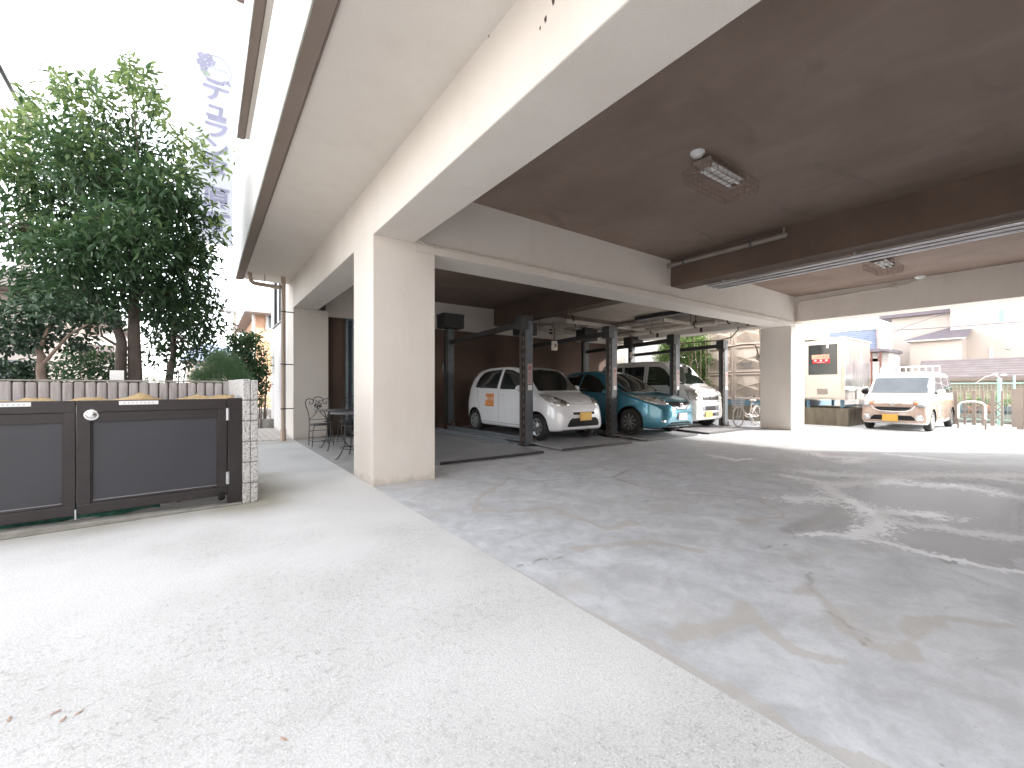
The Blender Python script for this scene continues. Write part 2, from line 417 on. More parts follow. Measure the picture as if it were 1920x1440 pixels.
DAMP3 = z1([(1080,690),(1060,620),(1300,660),(1900,730),(1920,890),(1500,820)])
CRACK = [z3([(1320,0),(1290,15),(1230,42),(1380,90),(1450,97),(1600,105),(1900,135)]), z3([(700,45),(850,60),(1100,45),(1230,42)]), z3([(1450,97),(1430,130)]),
 z1([(600,700),(560,705),(500,740),(440,750),(385,775),(430,795),(500,812),(550,835)]), z1([(670,900),(655,935),(685,965),(640,990),(700,1040)]),
 z1([(735,1135),(830,1155),(900,1195),(980,1262),(930,1310),(905,1370),(860,1400)]), z1([(980,1262),(1100,1285)]),
 z3([(740,510),(850,470),(980,450)]), z1([(-300,500),(-100,470),(100,455),(300,480),(400,510)])]
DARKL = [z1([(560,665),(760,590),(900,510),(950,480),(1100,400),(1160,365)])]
TAN = [z1([(980,1262),(1150,1280),(1290,1290),(1280,1340),(1150,1330)]), z1([(0,1300),(300,1200),(250,1090),(400,1180),(600,1350),(900,1400)]), z1([(0,460),(300,480),(450,560),(450,640),(380,620)]),
 z1([(550,1000),(640,980),(800,1080),(830,1150),(960,1250)]), z1([(1350,1260),(1600,1180),(1900,1230)]), z3([(700,40),(540,210),(900,190),(1200,300),(1350,260)]), z3([(1000,420),(1400,370),(1700,430)]), z3([(1300,900),(1560,1000),(1800,1150)])]
def inside(x, y, poly):
    c = np.zeros(x.shape, bool); n = len(poly); j = n-1
    for i in range(n):
        xi, yi = poly[i]; xj, yj = poly[j]
        c ^= ((yi > y) != (yj > y)) & (x < (xj-xi)*(y-yi)/(yj-yi+1e-12)+xi); j = i
    return c
def floor_fn(x, y):
    n1 = fbm(x, y, 2.2, 5, 3); n2 = fbm(x, y, 7, 4, 9); n3 = fbm(x*.7, y, 1.6, 6, 21); n4 = fbm(x, y, 16, 3, 33)
    wx = x+(fbm(x, y, 1.6, 5, 40)-.5)*.5; wy = y+(fbm(x, y, 1.6, 5, 50)-.5)*.5
    jx = x+(n2-.5)*.10+(n4-.5)*.05; jy = y+(n1-.5)*.10+(fbm(x, y, 14, 3, 35)-.5)*.05
    eff = np.zeros_like(x)
    for pl, wd in EFF:
        d = dist_poly(jx, jy, pl)
        eff = np.maximum(eff, np.clip(1.3-d/(wd*.80*(.3+1.4*n1)), 0, 1))
        eff = np.maximum(eff, .74*np.clip(1-d/(wd*7*(.3+1.4*n2)), 0, 1))
    damp_dark = np.zeros_like(x)
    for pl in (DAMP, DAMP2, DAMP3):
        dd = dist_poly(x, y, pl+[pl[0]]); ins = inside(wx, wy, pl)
        damp_dark = np.maximum(damp_dark, np.where(ins, np.clip(.6+dd*3, 0, 1), np.clip(.3-dd*1.2, 0, 1)))
    for pl in DARKL: damp_dark = np.maximum(damp_dark, np.clip(1.1-dist_poly(x, y, pl)/.13, 0, .8))
    far = np.clip((x*.58+y*.81-5.6)/2.5, 0, 1); damp_dark = np.maximum(damp_dark, far*.42)  # floor also toned darker with distance from the camera
    cr = np.zeros_like(x)
    for pl in CRACK:
        d = dist_poly(x+(n2-.5)*.16, y+(fbm(x, y, 9, 3, 77)-.5)*.16, pl); cr = np.maximum(cr, np.clip(1.1-d/.016, 0, 1)*(.35+n1))
        cr = np.maximum(cr, .22*np.clip(1-d/.07, 0, 1))
    for pl in CRACK[:2]: cr = np.maximum(cr, .6*np.clip(1.3-dist_poly(x, y, pl)/(.05*(.2+1.4*n1)), 0, 1))
    tn = np.clip((n3-.60)*5, 0, .5)*np.clip((7-x)/3, 0, 1)
    for pl in TAN: tn = np.maximum(tn, np.clip(1.0-dist_poly(wx, wy, pl)/(.085*(.1+1.8*n1)), 0, .8))
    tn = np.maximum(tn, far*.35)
    jd = x-1.632; jw = .012+.075*np.clip((2.6-y)/2.4, 0, 1)*(.1+1.9*fbm(x*0, y, 5, 4, 5))
    tn = np.maximum(tn, np.clip((jw-jd)/.02, 0, 1)*.95)
    return np.stack([eff, cr, tn, damp_dark], 1)
def m_floor():
    m, n, p = nm('weathered concrete slab'); v = coords(n)
    a = n.nodes.new('ShaderNodeAttribute'); a.attribute_name = 'stain'
    s = n.nodes.new('ShaderNodeSeparateColor'); n.links.new(a.outputs['Color'], s.inputs[0])
    fine = noise(n, v, 55, 6, .7); med = noise(n, v, 3.2, 8, .65, .6); big = noise(n, v, .55, 4)
    str_ = noise(n, coords(n, (1.2, 9, 1)), 6, 6, .7)
    m2 = noise(n, v, 9, 9, .72, .3)
    base = ramp(n, med, [(.30, (.45,.455,.465)), (.48, (.545,.56,.58)), (.68, (.68,.695,.72))])
    base = mix(n, math_(n, 'MULTIPLY', ramp(n, m2, [(.50, 0), (.70, 1)]), .40), base, (.74,.75,.77))
    base = mix(n, math_(n, 'MULTIPLY', ramp(n, m2, [(.30, 1), (.47, 0)]), .35), base, (.36,.36,.36))
    base = mix(n, math_(n, 'MULTIPLY', ramp(n, fine, [(.50, 0), (.72, 1)]), .30), base, (.34,.335,.33))
    base = mix(n, math_(n, 'MULTIPLY', ramp(n, big, [(.42, 0), (.7, 1)]), .25), base, (.52,.49,.45))
    tn = math_(n, 'MULTIPLY', ramp(n, math_(n, 'ADD', s.outputs[2], math_(n, 'MULTIPLY', math_(n, 'SUBTRACT', m2, .5), 1.2)), [(.38, 0), (.66, 1)]), .52)
    base = mix(n, tn, base, (.47,.425,.37))
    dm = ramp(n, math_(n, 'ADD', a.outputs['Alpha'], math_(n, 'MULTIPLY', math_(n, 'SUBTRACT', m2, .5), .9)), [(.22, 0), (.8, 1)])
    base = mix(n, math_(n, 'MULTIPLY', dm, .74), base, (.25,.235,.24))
    fl = noise(n, coords(n, (1, 1, 1)), 17, 7, .75, .2)
    ef = ramp(n, math_(n, 'ADD', s.outputs[0], math_(n, 'MULTIPLY', math_(n, 'SUBTRACT', fl, .5), 1.5)), [(.52, 0), (.68, 1)])
    base = mix(n, math_(n, 'MULTIPLY', ef, .95), base, (.86,.86,.87))
    cr = ramp(n, math_(n, 'ADD', s.outputs[1], math_(n, 'MULTIPLY', math_(n, 'SUBTRACT', fine, .5), .5)), [(.25, 0), (.9, 1)])
    base = mix(n, math_(n, 'MULTIPLY', cr, .6), base, (.22,.19,.155))
    vo = N(n, 'ShaderNodeTexVoronoi'); vo.inputs['Scale'].default_value = 9; n.links.new(v, vo.inputs['Vector'])
    spot = math_(n, 'MULTIPLY', math_(n, 'LESS_THAN', vo.outputs['Distance'], .06), math_(n, 'GREATER_THAN', noise(n, v, 1.9, 2), .56))
    base = mix(n, math_(n, 'MULTIPLY', spot, .5), base, (.20,.19,.18))
    vo2 = N(n, 'ShaderNodeTexVoronoi'); vo2.inputs['Scale'].default_value = 34; n.links.new(v, vo2.inputs['Vector'])
    pit = math_(n, 'MULTIPLY', math_(n, 'LESS_THAN', vo2.outputs['Distance'], .11), math_(n, 'GREATER_THAN', noise(n, v, 3.3, 3), .50))
    base = mix(n, math_(n, 'MULTIPLY', pit, .38), base, (.27,.26,.25))
    sc = ramp(n, noise(n, coords(n, (22, 1.2, 1)), 3, 5, .7, .5), [(.60, 0), (.70, 1)])
    base = mix(n, math_(n, 'MULTIPLY', sc, .20), base, (.76,.76,.77))
    n.links.new(base, p.inputs['Base Color'])
    r_ = ramp(n, med, [(.3, .6), (.7, .8)]); n.links.new(mix(n, dm, r_, (.5,.5,.5)), p.inputs['Roughness'])
    p.inputs['Specular IOR Level'].default_value = .45
    bump(n, p, math_(n, 'ADD', fine, math_(n, 'MULTIPLY', cr, -3)), .12, .004); return m
def drive_fn(x, y):
    moss = np.clip(1-dist_poly(x, y, [(.47,5.0),(.50,5.6),(.45,6.5)])/.55, 0, 1)+.6*np.clip(1-dist_poly(x, y, [(-6,4.6),(-1.29,4.93),(.45,5.06)])/.35, 0, 1)
    moss = np.maximum(moss, .6*np.clip(1-dist_poly(x, y, [(.2,10.6),(1.45,10.7)])/.6, 0, 1))
    rough = np.clip(1.0-(np.hypot((x+.3)*.7, y-1.1))/2.3, 0, 1)
    n1 = fbm(x, y, 1.5, 5, 60)
    return np.stack([np.clip(rough+(n1-.5)*2.2, 0, 1), np.clip(moss*(.45+n1), 0, 1), n1, np.ones_like(x)*0], 1)
def m_drive():
    m, n, p = nm('worn washed aggregate concrete'); v = coords(n)
    a = n.nodes.new('ShaderNodeAttribute'); a.attribute_name = 'stain'
    s = n.nodes.new('ShaderNodeSeparateColor'); n.links.new(a.outputs['Color'], s.inputs[0])
    big = noise(n, v, 1.4, 7, .65); fine = noise(n, v, 110, 4, .75); mid = noise(n, v, 26, 5, .7)
    base = ramp(n, big, [(.32, (.56,.555,.54)), (.66, (.70,.695,.685))])
    base = mix(n, math_(n, 'MULTIPLY_ADD', s.outputs[0], -.6, .6, True), base, (.80,.795,.785))
    base = mix(n, math_(n, 'MULTIPLY', ramp(n, fine, [(.42, 0), (.66, 1)]), .50), base, (.37,.36,.345))
    base = mix(n, math_(n, 'MULTIPLY', ramp(n, mid, [(.53, 0), (.72, 1)]), math_(n, 'MULTIPLY_ADD', s.outputs[0], .75, .10)), base, (.33,.325,.31))
    vo = N(n, 'ShaderNodeTexVoronoi'); vo.inputs['Scale'].default_value = 120; n.links.new(v, vo.inputs['Vector'])
    sp = n.nodes.new('ShaderNodeSeparateColor'); n.links.new(vo.outputs['Color'], sp.inputs[0])
    chip = math_(n, 'MULTIPLY', math_(n, 'GREATER_THAN', sp.outputs[0], .80), math_(n, 'LESS_THAN', vo.outputs['Distance'], .42))
    base = mix(n, math_(n, 'MULTIPLY', chip, math_(n, 'MULTIPLY_ADD', s.outputs[0], .38, .05)), base, (.27,.265,.26))
    chip2 = math_(n, 'MULTIPLY', math_(n, 'GREATER_THAN', sp.outputs[1], .82), math_(n, 'LESS_THAN', vo.outputs['Distance'], .40))
    base = mix(n, math_(n, 'MULTIPLY', chip2, math_(n, 'MULTIPLY', s.outputs[0], .7)), base, (.78,.77,.75))
    base = mix(n, math_(n, 'MULTIPLY', s.outputs[1], .75), base, (.27,.25,.175))
    n.links.new(base, p.inputs['Base Color']); p.inputs['Roughness'].default_value = .88; p.inputs['Specular IOR Level'].default_value = .25
    bump(n, p, math_(n, 'ADD', mid, fine), .45, .006); return m
g = MB(); g.quad((-600,-600,-.02),(600,-600,-.02),(600,600,-.02),(-600,600,-.02)); struct('ground', g, mat('light asphalt ground', (.36,.35,.34), (.30,.295,.285), rough=.95, scale=.4))
FX = float(np.arange(1.632, 14.16, .028)[-1]); FY = float(np.arange(-1.0, 6.5, .028)[-1])
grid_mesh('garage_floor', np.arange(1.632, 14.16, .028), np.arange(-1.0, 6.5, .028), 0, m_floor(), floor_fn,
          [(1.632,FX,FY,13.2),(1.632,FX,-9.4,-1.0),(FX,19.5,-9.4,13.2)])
g = MB(); g.box(1.634,4.9,5.945,11.2,0.0015,.006); struct('patio_floor', g, mat('smooth patio concrete', (.42,.41,.395), (.36,.35,.34), rough=.7, scale=2.5))
grid_mesh('driveway', np.linspace(-7, 1.6315, 145), np.arange(-1.0, 11.0, .06), 0, m_drive(), drive_fn, [(-30,-7,-9,4.9),(-7,1.632,-9.4,-1.0)])
g = MB(); g.box(-.2,1.62,10.95,17,-.01,.012); struct('tiled_path', g, M['tile'])
g = MB(); g.box(-30,.30,6.2,60,-.015,-.004); struct('garden_ground', g, M['soil'])
# ================================================================ the building
BX = 1.632; Z1 = 3.026; ZG = 2.923; ZC = 3.756
B = thing('apartment_building', 'cream stucco building raised on pillars over the open ground floor garage', 'building', (7.8, 2, 0))
def bpart(name, mb, m, lab=None, bv=0):
    o = obj(name, mb, m, B, lab)
    if bv: bevel(o, bv)
    return o
g = MB(); g.prism([(BX,0),(2.432,0),(2.432,ZG-.001),(2.156,ZG-.001),(2.156,Z1),(BX,Z1)], .824, (0,5.116,0), ((1,0,0),(0,0,1),(0,1,0))); bpart('pillar', g, M['stucco'], 'nearest square cream pillar', 0)
g = MB(); g.box(BX,2.39,10.85,11.75,0,Z1); bpart('pillar', g, M['stucco'], 'cream pillar beside the iron chair', .012)
g = MB(); g.box(13.26,14.14,5.116,5.94,0,ZG-.001); bpart('pillar', g, M['stucco'], 'far square pillar beside the bicycle', .012)
g = MB(); g.box(13.26,14.14,11.6,12.4,0,Z1); bpart('pillar', g, M['stucco'], None, .012)
g = MB(); g.box(13.3,14.14,-1.6,-.75,0,Z1); bpart('pillar', g, M['stucco'], None, .012)
g = MB(); g.box(BX,2.156,-9,11.75,Z1+.0005,3.9); bpart('beam', g, M['stucco'], 'long cream beam over the driveway edge', .012)
g = MB(); g.box(2.1565,13.4,5.116,5.676,ZG,3.9); g.box(2.1565,13.4,5.103,5.116,ZG+.002,3.015); bpart('beam', g, M['stucco'], 'cream beam in front of the parked cars', 0)
g = MB(); g.box(13.5,14.15,-9,12.4,Z1+.019,3.9); g.box(13.4,13.5,5.116,5.676,ZG,3.9); bpart('beam', g, M['stucco'], None, 0)
g = MB(); g.box(2.1565,13.5,11.9,12.4,Z1+.03,3.9); bpart('beam', g, M['stucco'])
g = MB(); g.box(7.59,8.015,-9,5.1,3.217,3.9); bpart('beam', g, M['brown_beam'], 'brown painted ceiling beam', .01)
g = MB(); g.box(7.65,8.07,5.68,11.9,3.217,3.9); bpart('beam', g, M['brown_beam'], None, .01)
g = MB(); g.box(2.1565,13.5,-9,5.116,ZC,3.95); g.box(2.1565,13.5,5.676,11.9,ZC,3.95); bpart('ceiling_slab', g, M['brown_ceil'])
# back wall: brown below, cream above
g = MB(); g.box(2.39,13.26,11.7,11.9,0,2.95); bpart('wall', g, M['brown_wall'], 'dark brown lower back wall')
g = MB(); g.box(2.39,13.5,11.66,11.9,2.951,ZC); bpart('wall', g, M['stucco'], 'cream upper back wall')
g = MB(); g.box(2.39,2.43,11.15,11.7,0,2.94); g.box(2.39,4.6,11.15,11.66,2.94,ZC); bpart('wall', g, M['stucco'])
g = MB(); g.box(2.43,2.86,11.22,11.3,0,2.94); bpart('wall', g, M['brown_wall'], 'brown recess beside the patio door')
g = MB(); g.box(2.87,2.93,11.16,11.28,0,2.93); g.box(3.02,3.06,11.16,11.28,0,2.93); g.box(2.87,4.6,11.16,11.28,2.90,2.939)
dfr = bpart('door_frame', g, mat('blue grey door frame', (.26,.32,.34), rough=.4))
g = MB(); g.box(3.065,4.6,11.2,11.25,0,2.9); g.box(2.935,3.015,11.2,11.25,0,2.9); obj('door', g, mat('slate door glass', (.075,.085,.10), (.05,.055,.07), rough=.25), dfr)
g = MB(); g.box(4.6,4.75,11.15,11.7,0,ZC); bpart('wall', g, M['stucco'])
# wing beyond the second pillar
g = MB(); g.box(BX+.006,2.4,11.75,12.55,0,6.6); g.box(BX+.006,2.4,14.35,14.9,0,6.6); g.box(BX+.006,2.4,12.55,14.35,0,2.98); g.box(BX+.006,2.4,12.55,14.35,4.75,6.6)
bpart('wall', g, M['stucco_white'], 'white side wall with a tall window')
g = MB()
for a, b, c, d in ((12.55,12.62,2.98,4.75),(14.28,14.35,2.98,4.75),(13.42,13.48,3.03,4.7),(12.62,14.28,2.98,3.03),(12.62,14.28,4.7,4.75)): g.box(BX+.03,BX+.10,a,b,c,d)
g.box(BX-.03,BX+.03,12.5,14.4,2.94,2.975)
wf = bpart('window_frame', g, M['steel_dark']); g = MB(); g.box(BX+.06,BX+.075,12.62,14.28,3.03,4.7); obj('pane', g, M['win'], wf)
# overhanging balconies, three levels
OX = .565
for i, (z, ye) in enumerate(((3.68,11.5),(6.66,11.05),(9.64,11.05))):
    g = MB(); g.box(OX+.15,BX if i == 0 else 2.0,-9,ye-.02,z,z+.2); g.box(OX+.16,BX-.004,ye-.15,ye,z+.001,z+1.40) if i == 0 else None
    bpart('soffit', g, M['stucco'])
    g = MB(); g.box(OX,OX+.15,-9,ye,z+.0,z+1.41); p = bpart('parapet', g, M['stucco_white'])
    g = MB(); g.box(OX+.001,OX+.122,-9,ye-.001,z-.028,z-.0005); g.box(OX+.128,OX+.142,-9,ye-.001,z-.016,z-.0005); obj('drip_edge', g, M['trim'], p)
    g = MB(); g.box(OX-.012,OX-.0005,-9,ye-.001,z-.03,z+.028); obj('edge_strip', g, M['grey_trim'], p)
g = MB(); g.box(2.0,13.8,-9,11.6,3.96,12.9); bpart('upper_storeys', g, M['stucco_white'])
g = MB(); g.box(.5,13.9,-9,11.2,12.9,13.1); bpart('roof', g, M['stucco_white'])
# closing walls behind the camera
g = MB(); g.box(2.2,14.1,-9.2,-9.01,0,3.95); bpart('wall', g, M['brown_wall']); g = MB(); g.box(13.8,14.1,-9,-2.3,0,Z1); bpart('wall', g, M['stucco'])
# drainpipe
g = MB(); X0, Y0 = 1.42, 10.78
g.tube([(X0,Y0,0),(X0,Y0,.26)], .062, 14); g.tube([(X0,Y0,.26),(X0,Y0,3.68)], .048, 14)
dp = bpart('drainpipe', g, M['pipe'])
g = MB(); g.tube([(.78,Y0,3.70),(.78,Y0,3.56),(.80,Y0,3.50),(.85,Y0,3.465),(.92,Y0,3.455),(X0,Y0,3.43)], .045, 12); obj('branch_pipe', g, M['pipe'], dp)
for z in (.72, 1.72, 2.9):
    g = MB(); g.lathe([(.052,-.012),(.058,-.012),(.058,.012),(.052,.012)], (X0,Y0,z)); g.bar((X0+.05,Y0,z),(BX,Y0,z),.012,.02); obj('bracket', g, M['steel_dark'], dp)
g = MB(); g.bar((1.06,Y0,3.44),(1.06,Y0,3.68),.012,.02); obj('bracket', g, M['steel_dark'], dp)
# conduits
g = MB(); a = [(2.28,5.09,3.07),(2.30,5.09,3.035),(2.35,5.09,3.015),(2.42,5.09,3.01),(13.2,5.09,3.03),(13.42,5.09,3.03)]
a = [(2.17,5.09,3.11),(2.20,5.09,3.06),(2.26,5.09,3.035),(2.34,5.09,3.03),(8,5.09,3.03),(13.47,5.09,3.03)]
g.tube(a, .012, 8); c1 = bpart('conduit', g, M['pipe_white'])
for x in (2.42, 4.4, 6.4, 8.4, 10.4, 12.4): g = MB(); g.box(x-.015,x+.015,5.085,5.103,3.005,3.05); obj('clip', g, M['pipe_white'], c1)
for (y_, z_, r_) in ((1.86,3.43,.030),(1.80,3.47,.018),(1.93,3.36,.016),(1.98,3.34,.010),(2.55,3.68,.012)):
    g = MB(); rr = random.Random(int(y_*99)); n_ = 11
    g.prism([(y_+r_*(.5+rr.random())*.6*math.cos(2*math.pi*k/n_), z_+r_*(.6+rr.random())*math.sin(2*math.pi*k/n_)) for k in range(n_)], -.002, (BX-.0005,0,0), ((0,1,0),(0,0,1),(1,0,0))); bpart('chipped_spot', g, M['rust'])
g = MB(); XB = 13.478; a = [(XB,5.06,3.06),(XB,5.06,3.50),(XB,5.03,3.575),(XB,4.96,3.60),(XB,4.2,3.61),(XB,3.02,3.635),(XB,2.75,3.64),(XB,2.55,3.70),(XB-.02,2.45,3.735)]
g.tube(a, .013, 8); c2 = bpart('conduit', g, M['pipe_white'])
g = MB(); g.lathe([(0,-.045),(.05,-.045),(.055,-.035),(.055,0)], (13.5,2.97,3.63), 'X', 20); obj('junction_box', g, M['pipe_white'], c2)
# white pipe at the brown beam, coloured darker to stand for its shade
g = MB(); g.tube([(7.50,5.11,3.62),(7.50,3.0,3.62)], .042, 12); g.ball((7.5,2.99,3.62),.046,.05,.046,8); g.tube([(7.5,3.0,3.64),(7.5,3.0,3.755)],.014,8); c3 = bpart('ceiling_pipe', g, mat('shade darkened pipe', (.30,.26,.23), rough=.5))
for y in (4.75, 3.5):
    g = MB(); g.lathe([(.044,-.02),(.05,-.02),(.05,.02),(.044,.02)], (7.5,y,3.62), 'Y', 16); g.bar((7.5,y,3.66),(7.5,y,3.755),.02,.008); obj('hanger', g, M['steel'], c3)
# rails along the beam
rl = thing('hanging_rails', 'three parallel aluminium rails hanging under the brown ceiling beam', 'rail', (8.1, 2, 3.2))
for x in (7.93, 8.12, 8.31):
    g = MB(); g.tube([(x,4.48,3.165),(x,-7,3.165)], .022, 10); obj('rail', g, M['alu'], rl)
    g = MB(); g.ball((x,4.50,3.165), .03,.03,.03, 8); obj('end_cap', g, M['white_paint'], rl)
for y in (4.2, 2.2, .2, -1.8): g = MB(); g.box(7.89,8.35,y-.015,y+.015,3.19,3.2165); obj('bracket', g, M['alu'], rl)
# caged lights
def caged_light(x, y, label):
    t = thing('caged_light', label, 'light', (x, y, ZC), 0, 'caged ceiling lights')
    def L(a, b, c): return (x+a, y+b, ZC+c)
    g = MB(); g.box(x-.40,x+.34,y-.07,y+.07,ZC-.10,ZC-.055); g.box(x-.06,x+.02,y-.035,y+.035,ZC-.055,ZC); g.box(x-.42,x-.39,y-.10,y+.10,ZC-.16,ZC-.05); g.box(x+.33,x+.36,y-.10,y+.10,ZC-.14,ZC-.05)
    obj('housing', g, mat('grey lamp housing', (.36,.31,.27), (.20,.14,.11), rough=.6, scale=12), t)
    g = MB(); g.box(x-.36,x+.30,y-.10,y+.10,ZC-.108,ZC-.101); g.tube([L(-.37,-.11,-.135),L(-.37,-.06,-.108)], .006); obj('reflector', g, M['white_paint'], t)
    for s in (-.05, .05):
        g = MB(); g.tube([L(-.35,s,-.135),L(.29,s,-.135)], .018, 12); obj('tube', g, mat('fluorescent tube', (.75,.76,.76), rough=.3), t)
    g = MB(); r = .0030; zb, zt = -.26, -.13
    for k in range(6):
        yy = -.20+.08*k; g.tube([L(-.46,yy,zt),L(-.44,yy,zb),L(.44,yy,zb),L(.46,yy,zt)], r, 5)
    for k in range(10):
        xx = -.44+.88*k/9; g.tube([L(xx,-.21,zt),L(xx,-.20,zb),L(xx,.20,zb),L(xx,.21,zt)], r, 5)
    for zz, e in ((zt, .02), (-.2, .01)): g.tube([L(-.44-e,-.20-e*.5,zz),L(.44+e,-.20-e*.5,zz),L(.44+e,.20+e*.5,zz),L(-.44-e,.20+e*.5,zz)], r, 5, closed=True)
    g.tube([L(-.46,.0,zt),L(-.41,0,-.07)], r, 5); g.tube([L(.46,0,zt),L(.36,0,-.07)], r, 5)
    g.tube([L(.36,.1,-.13),L(.42,.14,-.02),L(.44,.14,0)], .012, 6)
    obj('wire_cage', g, mat('rusty cage wire', (.27,.17,.13), (.17,.10,.07), rough=.8, scale=30), t)
caged_light(4.86, 2.60, 'nearer caged fluorescent light on the brown ceiling beside a round detector')
caged_light(10.85, 2.56, 'farther caged fluorescent light beyond the hanging rails')
def dome(x, y, label, r=.075):
    g = MB(); g.lathe([(0,-.05),(r*.7,-.048),(r*.78,-.035),(r*.8,-.02),(r,-.018),(r,0)], (x, y, ZC), 'Z', 24)
    t = single('ceiling_detector', g, M['label'], label, 'detector', 'round ceiling detectors')
dome(4.36, 2.60, 'white round ceiling detector next to the nearer caged light')
dome(13.38, 2.50, 'white round ceiling detector at the far ceiling beam', .10)
g = MB(); q = onY(660, 618, 11.16); g.lathe([(.0,-.06),(.10,-.05),(.11,-.02),(.06,0)], (q[0]+.1, 11.0, 2.74), 'Z', 18); g.bar((q[0]+.1,11.0,2.74),(q[0]+.1,11.17,2.78),.02,.02)
single('door_lamp', g, M['label'], 'small white lamp above the patio door behind the nearest pillar', 'lamp')

# garage ceiling equipment
g = MB(); g.box(8.9,11.3,6.6,9.6,3.42,3.47); fp = single('suspended_panel', g, mat('beige hung panel', (.50,.42,.35), rough=.7), 'flat beige panel hung under the garage ceiling', 'panel')
g = MB(); g.box(10.9,11.2,6.3,8.6,3.30,3.40); single('cable_duct', g, M['steel_dark'], 'long dark cable duct under the garage ceiling near the van', 'duct')
for k, (x0, x1, y0, y1, z, lab) in enumerate(((9.2,11.4,9.9,11.2,3.28,'white steel cable rack near the back wall'),(11.5,13.0,8.0,9.8,3.30,'white steel cable rack above the parked van'))):
    t = thing('cable_rack', lab, 'frame', (x0, y0, z), 0, 'steel frames under the garage ceiling')
    g = MB(); g.bar((x0,y0,z),(x1,y0,z),.07,.09); g.bar((x0,y1,z),(x1,y1,z),.07,.09); g.bar((x0,y0+.036,z),(x0,y1-.036,z),.07,.09); g.bar((x1,y0+.036,z),(x1,y1-.036,z),.07,.09); g.bar(((x0+x1)/2,y0+.036,z),((x0+x1)/2,y1-.036,z),.06,.08)
    obj('frame', g, M['pipe_white'], t)
    g = MB()
    for x in (x0, x1):
        for y in (y0, y1): g.tube([(x,y,z),(x,y,ZC)], .008, 6)
    obj('hanger', g, M['rust'], t)
def pipe_run(pts, r, label, m, joints=(), hang=()):
    t = thing('overhead_pipe', label, 'pipe', pts[0], 0)
    g = MB(); g.tube(pts, r, 12); obj('pipe', g, m, t)
    for j in joints:
        g = MB(); g.lathe([(r,-.07),(r*1.2,-.065),(r*1.2,.065),(r,.07)], j, 'Y', 14); obj('joint', g, m, t)
    for hx in hang:
        g = MB(); g.lathe([(r*1.02,-.02),(r*1.25,-.02),(r*1.25,.02),(r*1.02,.02)], hx, 'Y', 12); g.bar((hx[0],hx[1],hx[2]),(hx[0],hx[1],3.75),.03,.01); obj('hanger', g, M['rust'], t)
pipe_run([(13.15,5.8,3.30),(13.15,11.5,3.24)], .10, 'grey drain pipe along the far end beam of the garage', M['pipe_white'], [(13.15,7.2,3.285),(13.15,10.3,3.25)], [(13.15,7.9,3.28),(13.15,9.6,3.26),(13.15,6.8,3.29)])
pipe_run([(9.0,9.4,3.36),(10.6,10.9,3.34),(12.2,10.9,3.33),(12.4,11.1,3.3),(12.4,11.6,3.28)], .035, 'thin dark pipe bending under the garage ceiling', M['rust'])
pipe_run([(8.4,11.4,3.2),(13.0,11.4,3.16)], .03, 'thin pipe along the garage back wall', M['pipe_white'])
g = MB()
for y in (7.9, 9.6): g.box(13.44,13.49,y-.03,y+.03,3.055,3.20)
g.box(13.44,13.49,6.35,6.42,3.1,3.2)
bpart('wall_bracket', g, M['rust'])
g = MB(); g.lathe([(0,-.04),(.09,-.03),(.10,0)], (10.1,11.66,3.22), 'Y', 18); single('round_vent', g, M['black'], 'small round black vent on the upper back wall', 'vent')
# striped guards on the back wall
for k in range(5):
    x0 = 4.75+k*2.6
    if x0 > 9: break
    t = thing('wheel_guard', ['striped low guard at the back left of the empty deck','striped low guard behind the white hatchback','striped low guard behind the blue hatchback'][k if k < 3 else 2], 'guard', (x0, 11.35, 0), 0, 'low striped guards at the back wall')
    g = MB(); g.box(x0-.6,x0+.6,11.38,11.44,0,.34); obj('board', g, M['black'], t)
    for j in range(4):
        g = MB(); xx = x0-.45+j*.27; g.prism([(xx,.04),(xx+.05,.04),(xx-.02,.30),(xx-.07,.30)], -.004, (0,11.3795,0), ((1,0,0),(0,0,1),(0,1,0))); obj('stripe', g, M['label'], t)

